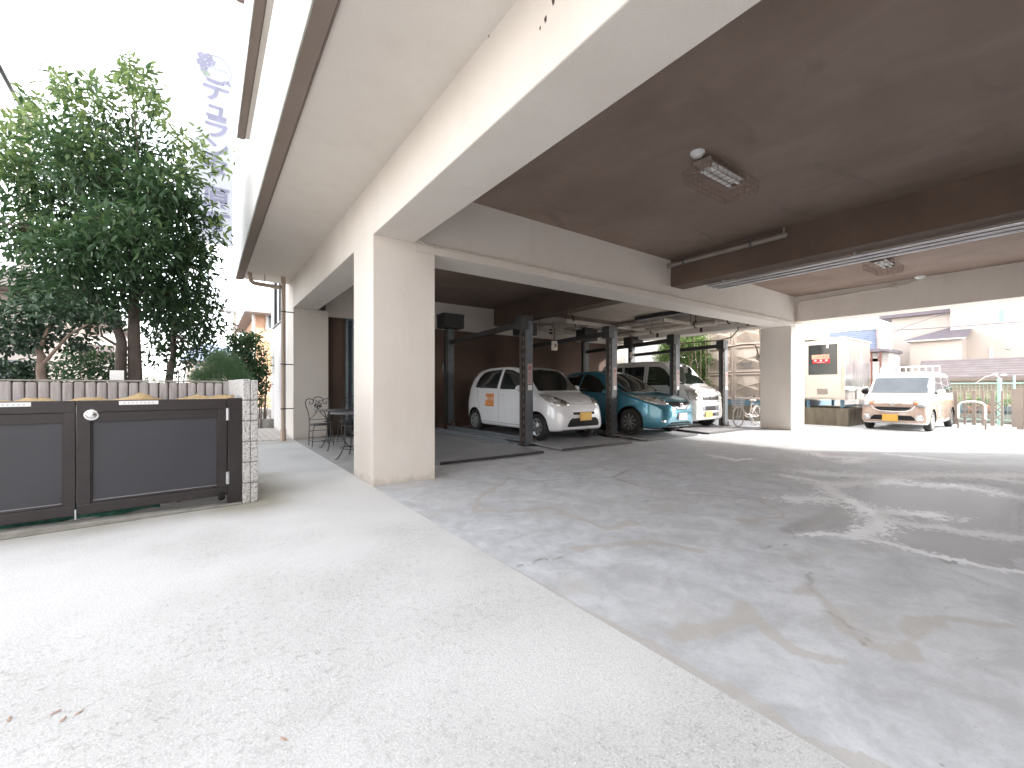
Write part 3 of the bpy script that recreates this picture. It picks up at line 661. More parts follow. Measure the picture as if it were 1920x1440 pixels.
# ================================================================ car lift
def front_post(x, i, lab):
    t = thing('lift_post', lab, 'lift post', (x, 6.9, 0), 0, 'front steel posts of the car lift')
    y0 = 6.90; H = 2.58
    g = MB(); g.box(x,x+.19,y0,y0+.03,0.012,H); g.box(x,x+.03,y0+.03,y0+.19,0.012,H); g.box(x+.16,x+.19,y0+.03,y0+.19,0.012,H); ch = obj('channel', g, M['steel'], t)
    g = MB(); g.box(x-.10,x-.001,y0+.02,y0+.05,.05,H-.25); g.box(x-.112,x-.1005,y0-.005,y0+.06,.0,H-.2); rail = obj('guide_rail', g, mat('dark worn rail', (.045,.035,.032), (.07,.05,.04), rough=.7, scale=12), t)
    g = MB(); z = .15
    while z < H-.35: g.obox((x-.048,y0+.012,z), .022,.014,.085); z += .17
    obj('chain', g, mat('dull chain', (.19,.175,.165), (.12,.11,.10), rough=.6, scale=30), t)
    g = MB(); g.box(x-.13,x+.05,y0-.03,y0+.20,H-.20,H+.06); g.box(x-.10,x+.20,y0-.01,y0+.2,H-.02,H+.09); obj('gear_box', g, M['steel_dark'], t)
    g = MB(); g.box(x-.13,x+.30,y0-.06,y0+.26,0,.012); g.box(x+.20,x+.30,y0+.02,y0+.16,.012,.14); obj('base_plate', g, M['rust'], t)
    g = MB(); g.box(x+.05,x+.165,y0-.004,y0-.0005,1.26,1.68); g2 = MB(); g2.box(x+.06,x+.165,y0-.005,y0-.0005,1.14,1.245)
    lb = obj('notice_label', g, mat('faded pink notice', (.38,.27,.25), (.42,.35,.32), rough=.6, scale=14), t); obj('notice_label', g2, M['label'], t)
    g = MB(); g.box(x+.072,x+.14,y0-.006,y0-.0045,1.55,1.64)
    for k in range(5): g.box(x+.07,x+.15-.01*(k % 2),y0-.006,y0-.0045,1.31+.043*k,1.318+.043*k)
    obj('notice_print', g, mat('red print', (.33,.14,.13), rough=.7), lb)
    return t
PX = [2.70, 5.30, 7.90, 10.50, 13.08]
names = ['lift post hidden behind the nearest pillar', 'steel lift post with chain in front of the white hatchback', 'steel lift post between the white and blue hatchbacks', 'steel lift post between the blue hatchback and the white van', 'steel lift post right of the white van, beside the bicycle']
RX = [3.0, 5.58, 8.2, 10.95, 13.5]
for i in range(1, 5):
    front_post(PX[i], i, names[i])
rn = ['', 'dark rear lift post on the empty deck beside the white hatchback', 'dark rear lift post behind the white hatchback', 'dark rear lift post behind the blue hatchback', 'dark rear lift post behind the white van']
for i in range(1, 5):
    x = RX[i]; y = 10.7
    t = thing('rear_lift_post', rn[i], 'lift post', (x, y, 0), 0, 'rear steel posts of the car lift')
    g = MB(); g.box(x-.08,x+.10,y,y+.03,.0,2.84); g.box(x-.08,x-.05,y+.03,y+.2,0,2.84); g.box(x+.07,x+.10,y+.03,y+.2,0,2.84); obj('channel', g, M['steel'], t)
    g = MB(); g.box(x-.17,x-.081,y+.0,y+.10,.1,2.8); obj('guide_rail', g, M['steel_dark'], t)
    g = MB(); g.box(x-.32,x+.30,y-.22,y+.22,2.85,3.22); g.box(x-.34,x+.32,y-.24,y+.24,3.22,3.235); obj('motor_box', g, M['steel_dark'], t)
    g = MB(); g.box(x-.28,x-.10,y-.1,y+.25,0,.22); g.box(x+.12,x+.30,y-.1,y+.25,0,.18); g.lathe([(0,-.05),(.13,-.05),(.13,.05),(0,.05)], (x+.02,y-.12,.14), 'X', 14); obj('foot', g, M['rust'], t)
    if i == 1:
        g = MB(); g.box(x-.24,x-.20,y+.02,y+.05,1.62,1.86); g.tube([(x-.22,y+.03,1.62),(x-.18,y+.03,1.5)], .012); obj('switch', g, M['steel'], t)
    # cross bar from front post top to the rear post
    g = MB(); g.bar((PX[i]-.02,7.1,2.50),(x-.0,y-.005,2.46),.10,.11); single('lift_crossbar', g, M['steel_dark'], 'dark crossbar between front and rear posts, '+['','nearest, on the left of the white hatchback','second, above the white hatchback','third, above the blue hatchback','last, above the white van'][i], 'crossbar', 'crossbars of the car lift')
def gooseneck(pts, box, label, s=(.12,.07,.2)):
    t = thing('switch_box', label, 'switch box', pts[0], 0, 'switch boxes on bent conduits')
    g = MB(); g.tube(pts, .016, 8); obj('conduit', g, M['rust'], t)
    g = MB(); g.box(box[0]-s[0]/2,box[0]+s[0]/2,box[1]-s[1]/2,box[1]+s[1]/2,box[2]-s[2],box[2]); b = bevel(obj('box', g, M['pipe_white'], t), .008)
    g = MB(); g.box(box[0]-.025,box[0]+.025,box[1]-s[1]/2-.012,box[1]-s[1]/2-.0005,box[2]-s[2]*.7,box[2]-s[2]*.3); obj('switch', g, M['steel'], b)
def neck(x, y, z, ex, drop):
    return [(x,y,z),(x+ex*.35,y,z+.03),(x+ex*.75,y,z+.05),(x+ex*.92,y,z+.02),(x+ex,y,z-.07),(x+ex,y,z-drop)]
gooseneck(neck(5.5,6.95,2.50,.62,.30), (6.12,6.95,2.20), 'switch box on bent conduit over the white hatchback')
gooseneck(neck(8.1,6.95,2.50,.60,.42), (8.70,6.95,2.08), 'switch box on bent conduit over the blue hatchback', (.10,.07,.14))
gooseneck([(10.7,6.95,2.42),(11.4,6.9,2.50),(12.4,6.7,2.60),(12.9,6.6,2.72),(13.1,6.5,2.95),(13.1,6.5,3.05)], (13.1,6.5,3.30), 'switch box on curved conduit under the far beam', (.10,.09,.2))
gooseneck([(13.28,6.9,2.44),(13.24,6.5,2.5),(13.24,6.22,2.5),(13.24,6.08,2.46),(13.24,6.02,2.36),(13.24,6.0,2.2)], (13.23,5.99,2.2), 'switch box beside the far square pillar', (.05,.09,.18))
DECK = ['empty lift deck next to the nearest pillar', 'lift deck under the white hatchback', 'lift deck under the blue hatchback', 'lift deck under the white van']
for i, (x0, x1) in enumerate(((2.9,4.95),(5.4,7.43),(7.93,9.93),(10.45,12.42))):
    t = thing('parking_deck', DECK[i], 'parking deck', ((x0+x1)/2, 5.9, 0), 0, 'steel decks of the car lift')
    g = MB(); y0 = 5.92; h = .08; pts = [(y0,.045),(y0+.75,.07),(y0+.9,h),(10.9,h)]
    xs = [x0,x0+.42,x0+.46,x0+.98,x1-.98,x1-.46,x1-.42,x1]; zo = [0,0,-.012,-.012,-.012,-.012,0,0]
    # one folded plate with slightly sunk wheel tracks
    top = [(x, y, z+(zo[k] if y > y0+.8 else 0)) for (y, z) in pts for k, x in enumerate(xs)]
    bot = [(x, y, max(.003, z-.018)) for (y, z) in pts for k, x in enumerate(xs)]
    m = len(xs); n_ = len(top); fs = []
    for a in range(3):
        for b in range(m-1): fs.append((a*m+b,a*m+b+1,(a+1)*m+b+1,(a+1)*m+b))
        fs.append((a*m,(a+1)*m,(a+1)*m+n_,a*m+n_)); fs.append((a*m+m-1,a*m+m-1+n_,(a+1)*m+m-1+n_,(a+1)*m+m-1))
    for b in range(m-1): fs.append((b,b+n_,b+1+n_,b+1))
    g.add(top+bot, fs, False); obj('deck_plate', g, M['pallet'], t)
    for x in (x0+.02, x1-.08):
        g = MB(); g.box(x,x+.06,y0+1.1,10.8,h+.0005,h+.075); g.prism([(y0+.85,h+.0005),(y0+1.099,h+.0005),(y0+1.099,h+.075)], .06, (x,0,0), ((0,1,0),(0,0,1),(1,0,0))); obj('side_rail', g, M['steel'], t)
    g = MB(); g.box(x0+.5,x1-.5,10.2,10.28,h+.0005,h+.11); obj('wheel_stop', g, M['rust'], t)
    g = MB(); g.box(x0,x1,y0-.012,y0-.0005,.012,.052); obj('edge_lip_shadow', g, M['steel_dark'], t)  # dark lip strip stands for the shadow at the plate's front edge

NB = thing('unseen_sky_blocker', 'plain three storey house across the driveway behind the viewer', 'house', (-14, -6, 0))  # added out of view to block low sky light from the left
g = MB(); g.box(-20,-11,-16,1.5,0,7.2); obj('wall', g, M['house_cream'], NB); g = MB(); g.box(-20.3,-10.7,-16.3,1.8,7.201,7.5); obj('roof', g, M['roof_dark'], NB)
NB = thing('unseen_sky_blocker', 'wide house across the street behind the viewer', 'house', (0, -22, 0))  # second added block, holds back sky light from behind the viewer
g = MB(); g.box(-9,16,-28,-19,0,7.0); obj('wall', g, M['house_cream'], NB); g = MB(); g.box(-9.3,16.3,-28.3,-18.7,7.001,7.3); obj('roof', g, M['roof_dark'], NB)
# ================================================================ vehicles
def pchip(x, y, xi):
    x = np.asarray(x, float); y = np.asarray(y, float); h = np.diff(x); dl = np.diff(y)/h
    d = np.zeros_like(y)
    for k in range(1, len(x)-1):
        if dl[k-1]*dl[k] > 0:
            w1 = 2*h[k]+h[k-1]; w2 = h[k]+2*h[k-1]; d[k] = (w1+w2)/(w1/dl[k-1]+w2/dl[k])
    d[0] = dl[0]; d[-1] = dl[-1]
    k = np.clip(np.searchsorted(x, xi)-1, 0, len(h)-1); t = (xi-x[k])/h[k]
    return (2*t**3-3*t**2+1)*y[k]+(t**3-2*t**2+t)*h[k]*d[k]+(-2*t**3+3*t**2)*y[k+1]+(t**3-t**2)*h[k]*d[k+1]
def car_body(S, L):
    "S: rows of y, z0, zs, zt, wl, wb, wr, r(roof edge rounding)"
    S = np.array(S, float); ys = S[:,0]
    yy = np.concatenate([np.linspace(0, .12, 13), np.linspace(.12, .5, 20)[1:], np.linspace(.5, L-.4, 90)[1:], np.linspace(L-.4, L-.08, 16)[1:], np.linspace(L-.08, L, 9)[1:]])
    P = [pchip(ys, S[:,k], yy) for k in range(1, 8)]
    rows = []
    for i, y in enumerate(yy):
        z0, zs, zt, wl, wb, wr, rr = (p[i] for p in P)
        h = zs-z0
        ctrl = [(0,z0),(wl*.55,z0),(wl*.90,z0+.01),(wl*.985,z0+.10*min(1,h/.5)),(wl,z0+h*.35),(wl*.998,z0+h*.62),(wb,zs-.012),(wb-(wb-wr)*.10,zs+(zt-zs)*.16),
                (wr+(wb-wr)*.30,zs+(zt-zs)*.62),(wr,zt-rr),(wr-rr*.75,zt-rr*.22),(wr*.45,zt-.004),(0,zt)]
        c = np.array(ctrl); pts = []
        n = len(c)
        for k in range(n-1):
            p0 = c[max(k-1,0)] if k > 0 else np.array([-c[1][0], c[1][1]]); p1 = c[k]; p2 = c[k+1]; p3 = c[k+2] if k+2 < n else np.array([-c[n-2][0], c[n-2][1]])
            for t in (0, .25, .5, .75):
                # centripetal-ish catmull rom, low tension
                m1 = (p2-p0)*.42; m2 = (p3-p1)*.42
                lim = np.linalg.norm(p2-p1)*1.15
                m1 = m1*min(1, lim/(np.linalg.norm(m1)+1e-9)); m2 = m2*min(1, lim/(np.linalg.norm(m2)+1e-9))
                pts.append((2*t**3-3*t**2+1)*p1+(t**3-2*t**2+t)*m1+(-2*t**3+3*t**2)*p2+(t**3-t**2)*m2)
        pts.append(c[-1]); rows.append(np.array(pts))
    K = len(rows[0]); ring = 2*K-2
    vs = []; fs = []
    for r_, y in zip(rows, yy):
        left = [(-p[0], y, p[1]) for p in r_]; right = [(p[0], y, p[1]) for p in r_[1:-1][::-1]]
        vs += left+right
    n = len(yy)
    for i in range(n-1):
        for k in range(ring):
            a = i*ring+k; b = i*ring+(k+1) % ring
            fs.append((a, b, b+ring, a+ring))
    for i, flip in ((0, False), (n-1, True)):
        b0 = i*ring
        for k in range(K-1):
            a, b = b0+k, b0+k+1; c = b0+(ring-k-1+0) % ring if k > 0 else b0; 
            ra = b0+(ring-k) % ring; rb = b0+(ring-k-1) if k+1 < K-1 else b0+K-1
            f = [a, ra, rb, b]; f = list(dict.fromkeys(f))
            if len(f) >= 3: fs.append(tuple(f if not flip else f[::-1]))
    return vs, fs
class Car:
    def __init__(s, name, label, loc, rz, S, L, paint, wheels, wr, tw=.16, W=.76):
        s.t = thing(name, label, 'car' if 'van' not in name else 'van', loc, rz); s.t['_o'] = (0,0,0)
        vs, fs = car_body(S, L); s.bvh = BVHTree.FromPolygons([Vector(v) for v in vs], fs)
        mb = MB(); mb.add(vs, fs, True)
        body = obj('body', mb, [paint, M['black']], s.t)
        # cut wheel wells
        cut = MB(); cut.mi = 1
        s.W = W
        for y in wheels:
            for sx in (-1, 1):
                r = wr*1.16; x0, x1 = sx*(W-.30), sx*(W+.2)
                nn = 40; ring = [(y+r*math.cos(2*math.pi*k/nn), wr+.01+r*math.sin(2*math.pi*k/nn)) for k in range(nn)]
                cut.prism(ring, x1-x0, (x0,0,0), ((0,1,0),(0,0,1),(1,0,0)))
        co = obj('cut', cut, [M['black'], M['black']]); 
        for sel, o in ((0, body), (1, co)):
            bm = bmesh.new(); bm.from_mesh(o.data); bmesh.ops.recalc_face_normals(bm, faces=bm.faces); bm.to_mesh(o.data); bm.free()
        co.location = loc; co.rotation_euler = (0,0,rz); bpy.context.view_layer.update()
        md = body.modifiers.new('b', 'BOOLEAN'); md.object = co; md.operation = 'DIFFERENCE'; md.solver = 'EXACT'; md.use_self = True
        dg = bpy.context.evaluated_depsgraph_get(); me = bpy.data.meshes.new_from_object(body.evaluated_get(dg)); 
        body.modifiers.clear()
        if len(me.polygons) > 2000: body.data = me
        else: print('BOOLEAN FAILED', name)
        bpy.data.objects.remove(co)
        body.data.name = 'body'; s.body = body
        for y in wheels:
            for sx in (-1, 1): s.wheel(sx*(W-.02), y, wr, sx, tw)
    def wheel(s, x, y, r, sx, tw):
        pass
    def hit(s, p, d):
        d = Vector(d).normalized(); o = Vector(p)-d*3
        h = s.bvh.ray_cast(o, d)
        return (h[0], h[1]) if h[0] is not None else (None, None)
    def decal(s, name, pts, d, m, off=.004, step=.04, parent=None, mb=None, label=None, ret=False, thick=False):
        d = Vector(d).normalized(); up = Vector((0,0,1)) if abs(d.z) < .9 else Vector((0,1,0))
        u = d.cross(up).normalized(); v = u.cross(d).normalized()
        c = sum((Vector(p) for p in pts), Vector())/len(pts)
        P2 = []
        n = len(pts)
        for i in range(n):
            a = Vector(pts[i]); b = Vector(pts[(i+1) % n]); k = max(1, int((b-a).length/step))
            for j in range(k):
                q = a.lerp(b, j/k)-c; P2.append((q.dot(u), q.dot(v)))
        ne = len(P2); px = [p[0] for p in P2]; py = [p[1] for p in P2]
        gx = np.arange(min(px)+step/2, max(px), step); gy = np.arange(min(py)+step/2, max(py), step)
        A, Bq = np.meshgrid(gx, gy); ins = inside(A.ravel(), Bq.ravel(), P2)
        near = dist_poly(A.ravel(), Bq.ravel(), P2+[P2[0]]) > step*.35
        inner = [(a, b) for a, b, i, k in zip(A.ravel(), Bq.ravel(), ins, near) if i and k]
        vv = [Vector(p) for p in P2+inner]; edges = [(i, (i+1) % ne) for i in range(ne)]
        r_ = geometry.delaunay_2d_cdt(vv, edges, [list(range(ne))], 1, 1e-5)
        vo, fo = r_[0], r_[2]
        out = []; ok = []
        for q in vo:
            w_ = c+u*q.x+v*q.y; h, nr = s.hit(w_, d)
            if h is None: out.append(None)
            else:
                if nr.dot(d) > 0: nr = -nr
                out.append(h+nr*off)
        idx = {}; vs = []
        for i, p in enumerate(out):
            if p is not None: idx[i] = len(vs); vs.append(tuple(p))
        fs = [tuple(idx[i] for i in f) for f in fo if all(i in idx for i in f)]
        fl = []
        for f in fs:
            a, b, c_ = (Vector(vs[i]) for i in f[:3]); nn = (b-a).cross(c_-a)
            fl.append(f if nn.dot(d) < 0 else f[::-1])
        mb = mb or MB(); mb.add(vs, fl, True)
        if ret: return mb
        o = obj(name, mb, m, parent or s.t, label)
        md = o.modifiers.new('solidify', 'SOLIDIFY'); md.thickness = min(off*.9, .006); md.offset = -1
        return o
    def line(s, pts, d, w_=.007, off=.0025, mb=None, step=.03):
        "thin ribbon lying on the body"
        d = Vector(d).normalized(); P = []
        for a, b in zip(pts[:-1], pts[1:]):
            a = Vector(a); b = Vector(b); k = max(1, int((b-a).length/step)); P += [a.lerp(b, j/k) for j in range(k)]
        P.append(Vector(pts[-1])); H = []
        for p in P:
            h, nr = s.hit(p, d)
            if h is None: continue
            if nr.dot(d) > 0: nr = -nr
            H.append((h+nr*off, nr))
        mb = mb or MB(); vs = []
        for i, (h, nr) in enumerate(H):
            a = H[max(i-1,0)][0]; b = H[min(i+1,len(H)-1)][0]; t = (b-a)
            if t.length < 1e-6: t = Vector((0,0,1))
            sd = t.normalized().cross(nr).normalized()*w_/2; vs += [h+sd, h-sd]
        mb.add(vs, [(2*i, 2*i+1, 2*i+3, 2*i+2) for i in range(len(H)-1)], True)
        return mb
    def side(s, name, poly, m, off=.004, both=True, step=.05, label=None):
        r_ = []
        for sx in ((-1, 1) if both else (-1,)):
            r_.append(s.decal(name, [(sx*1.0, y, z) for y, z in poly], (-sx, 0, 0), m, off, step, label=label))
        return r_
    def mirror2(s, name, pts, d, m, off=.005, step=.035):
        r_ = [s.decal(name, pts, d, m, off, step)]
        r_.append(s.decal(name, [(-p[0], p[1], p[2]) for p in pts], (-d[0], d[1], d[2]), m, off, step)); return r_
    def plate(s, x, z, w_, h, m, y=None, tilt=0):
        p, nr = s.hit((x, 0, z), (0,1,0)); y = (p.y if y is None else y)-.02
        g = MB(); g.box(x-w_/2,x+w_/2,y-.006,y+.006,z-h/2,z+h/2); o = bevel(obj('number_plate', g, m, s.t), .004); 
        g = MB(); g.box(x-w_/2+.03,x+w_/2-.03,y+.0065,y+.06,z-h/2+.03,z+h/2-.03); obj('plate_bracket', g, M['black'], o)
        return o
def wheel_on(car, x, y, r, sx, tw, style):
    t = car.t
    g = MB(); xo = x; xi = x-sx*tw*1.15; sd = sx
    rr = r*.64
    prof = [(rr*.96,-tw*.55),(rr*1.05,-tw*.02),(r*.80,-.002),(r*.93,-.006),(r*.985,-.022),(r,-.045),(r,-tw+.03),(r*.97,-tw),(rr,-tw)]
    g.lathe([(a, b*sd) for a, b in prof], (x,y,r), 'X', 48); ty = obj('wheel', g, M['rubber'], t)
    g = MB()
    for k in range(-2, 3): g.lathe([(r+.0006,(-tw/2+k*.028-.003)*sd),(r+.0012,(-tw/2+k*.028)*sd),(r+.0006,(-tw/2+k*.028+.003)*sd)], (x,y,r), 'X', 48)
    g2 = MB()
    if style == 'cover':
        prof = [(rr*1.04,-.010),(rr*1.0,-.004),(rr*.93,-.012),(rr*.80,-.016),(rr*.5,-.020),(rr*.30,-.010),(rr*.22,-.004),(0,-.002)]
        g2.lathe([(a, b*sd) for a, b in prof], (x,y,r), 'X', 48); rim = obj('rim', g2, M['rim'], ty)
        g3 = MB()
        for k in range(7):
            a = 2*math.pi*k/7+.3; cy, cz = math.cos(a), math.sin(a); ty_, tz_ = -cz, cy
            poly = []
            for j in range(12):
                b = 2*math.pi*j/12; pr = rr*.74+rr*.14*math.cos(b); pt = rr*.13*math.sin(b)*(1.25 if math.cos(b) > 0 else .8)
                poly.append((x-sd*.0125, y+cy*pr+ty_*pt, r+cz*pr+tz_*pt))
            g3.add(poly, [tuple(range(12))], False)
        obj('vent_hole', g3, M['black'], rim)
    else:
        g2.lathe([(a, b*sd) for a, b in [(rr*1.04,-.010),(rr*1.0,-.002),(rr*.93,-.008),(rr*.90,-.07),(rr*.86,-.09),(0,-.09)]], (x,y,r), 'X', 48)
        rim = obj('rim', g2, M['rim'] if style != 'alloy' else mat('dark wheel barrel', (.06,.06,.065), rough=.5), ty)
        g3 = MB(); ns = 9 if style == 'alloy' else 8
        for k in range(ns):
            a = 2*math.pi*k/ns; dy, dz = math.cos(a), math.sin(a)
            g3.bar((x-sd*.022,y+dy*.03,r+dz*.03),(x-sd*.014,y+dy*rr*.95,r+dz*rr*.95), .012 if k % 1 == 0 else .02, .03)
            a2 = a+.16; dy2, dz2 = math.cos(a2), math.sin(a2)
            g3.bar((x-sd*.024,y+dy*rr*.30,r+dz*rr*.30),(x-sd*.018,y+dy2*rr*.95,r+dz2*rr*.95), .01, .022)
        g3.lathe([(a, b*sd) for a, b in [(rr*.24,-.03),(rr*.24,-.010),(rr*.18,-.005),(0,-.005)]], (x,y,r), 'X', 20)
        obj('spokes', g3, M['rim'], rim)
def m_paint(name, c, flake=0.0, metal=0.0, rough=.25, coat=1.0):
    m = mat(name, c, tuple(x*.96 for x in c), rough=rough, metal=metal, coat=coat, scale=2)
    return m
def m_lamp():
    m, n, p = nm('faceted headlamp'); v = coords(n)
    vo = N(n, 'ShaderNodeTexVoronoi'); vo.inputs['Scale'].default_value = 9; n.links.new(v, vo.inputs['Vector'])
    sp = n.nodes.new('ShaderNodeSeparateColor'); n.links.new(vo.outputs['Color'], sp.inputs[0])
    n.links.new(ramp(n, sp.outputs[0], [(.1, (.42,.40,.37)), (.45, (.60,.58,.55)), (.85, (.82,.81,.80))]), p.inputs['Base Color'])
    p.inputs['Metallic'].default_value = .5; p.inputs['Roughness'].default_value = .22; p.inputs['Coat Weight'].default_value = 1
    bump(n, p, vo.outputs['Distance'], .35, .02); return m
M['lamp'] = m_lamp(); M['lens'] = mat('headlamp reflector bowl', (.9,.9,.9), rough=.06, metal=1, scale=2)
M['amber'] = mat('amber indicator', (.75,.22,.05), rough=.2, coat=1)
def m_glass(name, c, c2):
    m = mat(name, c, c2, rough=.04, coat=1, spec=.8, scale=1.3); return m
M['glass'] = m_glass('tinted car glass', (.012,.014,.014), (.02,.024,.022))
M['glass_green'] = m_glass('green car glass', (.035,.055,.035), (.02,.03,.02))
M['glass_blue'] = m_glass('windscreen glass with painted reflection', (.13,.15,.17), (.09,.105,.12))  # base colour lightened to stand in for reflections on the glass
def mirror_pod(car, x, y, z, sx, m, s=(.10,.055,.07)):
    g = MB(); g.ball((x+sx*.09,y,z), s[0],s[1],s[2], 10); o = obj('wing_mirror', g, m, car.t)
    g = MB(); g.tube([(x-sx*.03,y+.02,z-.05),(x+sx*.05,y+.005,z-.03)], .02, 8); obj('mirror_stalk', g, M['black'], o)
    g = MB(); g.ball((x+sx*.09,y+.022,z), s[0]*.82,s[1]*.8,s[2]*.8, 10); obj('mirror_glass', g, M['chrome'], o)
def bowls(car, pts, r, d=(0,1,0)):
    for (x, z, rr) in pts:
        p, nr = car.hit((x, 0, z), d)
        if p is None: continue
        if nr.dot(Vector(d)) > 0: nr = -nr
        q = nr.to_track_quat('Z', 'Y').to_matrix()
        g = MB(); c = p+nr*.009; vs = []
        prof = [(rr, -.001), (rr*.9, .003), (rr*.7, -.002), (rr*.35, -.003), (rr*.2, .006), (0, .008)]
        nn = 20
        for a, h in prof:
            for k in range(nn): t = 2*math.pi*k/nn; vs.append(c+q @ Vector((a*math.cos(t), a*math.sin(t), h)))
        g.add(vs, [(i*nn+k, i*nn+(k+1) % nn, (i+1)*nn+(k+1) % nn, (i+1)*nn+k) for i in range(len(prof)-1) for k in range(nn)], True)
        yield g
def ell(cx, cz, a, b, n=24, y=0, rot=0, pw=1.0):
    r_ = []
    for k in range(n):
        t = 2*math.pi*k/n; x = a*abs(math.cos(t))**pw*np.sign(math.cos(t)); z = b*abs(math.sin(t))**pw*np.sign(math.sin(t))
        r_.append((cx+x*math.cos(rot)-z*math.sin(rot), y, cz+x*math.sin(rot)+z*math.cos(rot)))
    return r_
def finish(car, wheels, wr, style, tw=.155):
    for y in wheels:
        for sx in (-1, 1): wheel_on(car, sx*(car.W-.015), y, wr, sx, tw, style)
def seams(car, lines, parent=None):
    g = MB()
    for pts, d in lines:
        g = car.line(pts, d, mb=g)
    obj('panel_gap', g, M['black'], car.t)

# ---- white hatchback
PAL = .070
paint = m_paint('white car paint', (.74,.75,.77))
L = 3.66
S = [#y   z0   zs    zt    wl   wb    wr   r
 (0,  .44,.50,.57,.42,.40,.30,.03),(.03,.30,.52,.68,.53,.51,.42,.05),(.08,.24,.56,.77,.60,.58,.50,.06),(.16,.22,.64,.845,.66,.64,.56,.07),(.30,.21,.74,.91,.71,.695,.60,.08),
 (.5,.20,.84,.975,.75,.73,.62,.08),(.72,.20,.93,1.04,.765,.745,.63,.07),(.9,.20,1.0,1.17,.77,.75,.63,.07),(1.1,.20,1.04,1.34,.77,.75,.615,.07),(1.35,.20,1.06,1.52,.77,.75,.62,.08),(1.6,.20,1.07,1.60,.77,.75,.62,.09),
 (2.1,.20,1.09,1.645,.77,.75,.615,.10),(2.7,.20,1.11,1.64,.77,.745,.61,.10),(3.1,.21,1.12,1.61,.765,.735,.595,.11),(3.38,.23,1.10,1.55,.755,.72,.575,.12),(3.56,.28,1.04,1.40,.725,.68,.53,.12),(L,.36,.92,1.18,.65,.61,.47,.11)]
wh = (.66, 3.20)
car = Car('white_hatchback', 'small white hatchback with orange door sticker parked on a lift deck', (6.43, 6.36, PAL), 0, S, L, paint, wh, .285, W=.77)
finish(car, wh, .285, 'cover')
car.side('side_window', [(1.0,1.075),(1.20,1.27),(1.42,1.45),(1.70,1.535),(2.0,1.56),(2.03,1.09)], M['glass'])
car.side('side_window', [(2.14,1.10),(2.11,1.56),(2.60,1.55),(2.92,1.50),(3.08,1.40),(3.16,1.24),(3.18,1.13)], M['glass'])
car.decal('windscreen', [(-.60,.8,1.05),(.60,.8,1.05),(.575,1.3,1.20),(.50,1.3,1.50),(.40,1.4,1.545),(-.40,1.4,1.545),(-.50,1.3,1.50),(-.575,1.3,1.20)], (0,1,-.02), M['glass'], step=.05)
hl = car.mirror2('headlight', [(-.72,.62,1.0),(-.64,.42,.975),(-.54,.28,.925),(-.44,.18,.87),(-.31,.10,.785),(-.38,.1,.745),(-.52,.15,.735),(-.63,.25,.76),(-.71,.42,.85)], (.55,1,0), M['lamp'], off=.007)
for h, sx in zip(hl, (-1, 1)):
    for g in bowls(car, [(sx*.50,.822,.068),(sx*.615,.885,.052)], 0, (-sx*.3,1,0)): obj('reflector', g, M['lens'], h)
car.decal('upper_grille', [(-.31,0,.615),(.31,0,.615),(.30,0,.565),(-.30,0,.565)], (0,1,0), M['black'], off=.004)
car.decal('lower_grille', [(-.34,0,.495),(.34,0,.495),(.40,0,.46),(.455,0,.35),(.43,0,.318),(-.43,0,.318),(-.455,0,.35),(-.40,0,.46)], (0,1,0), M['black'], off=.004)
car.decal('chin_spoiler', [(-.58,0,.262),(.58,0,.262),(.56,0,.228),(-.56,0,.228)], (0,1,0), M['steel'], off=.003)
car.plate(.03, .525, .34, .17, M['plate_yellow'])
# badge
g = MB()
for a, b in (((-.045,.80),(-.03,.85)),((.045,.80),(.03,.85)),((-.036,.825),(.036,.825))):
    g.bar((a[0],-.2,a[1]),(b[0],-.2,b[1]), .012,.012)
p, nr = car.hit((0,0,.825),(0,1,0)); g.v = [(x, (y+.2)*.5+p.y+(z-.825)*.35-.004, z) for x, y, z in g.v]; obj('badge', g, M['chrome'], car.t)
seams(car, [([(-1,2.07,1.10),(-1,2.07,.30)],(1,0,0)),([(-1,1.0,1.05),(-1,.98,.30)],(1,0,0)),([(-1,3.1,1.13),(-1,3.02,.8),(-1,2.9,.62)],(1,0,0)),([(-1,1.0,.30),(-1,2.85,.30)],(1,0,0)),
  ([(1,2.07,1.10),(1,2.07,.30)],(-1,0,0)),([(1,1.0,1.05),(1,.98,.30)],(-1,0,0)),([(-.34,0,.785),(0,0,.775),(.34,0,.785)],(0,1,0)),([(-.72,.66,2),(-.60,.36,2),(-.36,.1,2)],(0,0,-1)),([(.72,.66,2),(.60,.36,2),(.36,.1,2)],(0,0,-1))])
for y in (1.86, 2.9):
    p, nr = car.hit((-1,y,.95),(1,0,0)); g = MB(); g.ball((p.x-.012,y,.955), .02,.075,.018, 8); obj('door_handle', g, paint, car.t)
mirror_pod(car, -.77, 1.12, 1.11, -1, paint); mirror_pod(car, .77, 1.12, 1.11, 1, paint)
st = car.decal('door_sticker', [(-1,2.28,.98),(-1,2.66,.98),(-1,2.66,.67),(-1,2.28,.67)], (1,0,0), mat('orange sticker', (.72,.27,.07), rough=.5), off=.004)
p, nr = car.hit((-1,2.47,.82),(1,0,0))
g = text_mb('わかば', .105, (p.x-.009,2.43,.85), (0,-1,0), (0,0,1)); g = text_mb('わかば', .035, (p.x-.009,2.47,.73), (0,-1,0), (0,0,1), g)
g.prism([(2.60+.035*math.cos(k*math.pi/6),.86+.045*math.sin(k*math.pi/6)) for k in range(12)], .001, (p.x-.009,0,0), ((0,1,0),(0,0,1),(1,0,0)))
obj('sticker_print', g, M['label'], st)
g = MB(); g.tube([(-.3,.93,1.185),(0,.86,1.10),(.25,.84,1.075)], .008, 6); g.tube([(-.5,.92,1.13),(-.2,.83,1.065),(-.1,.82,1.06)], .008, 6); obj('wiper', g, M['black'], car.t)

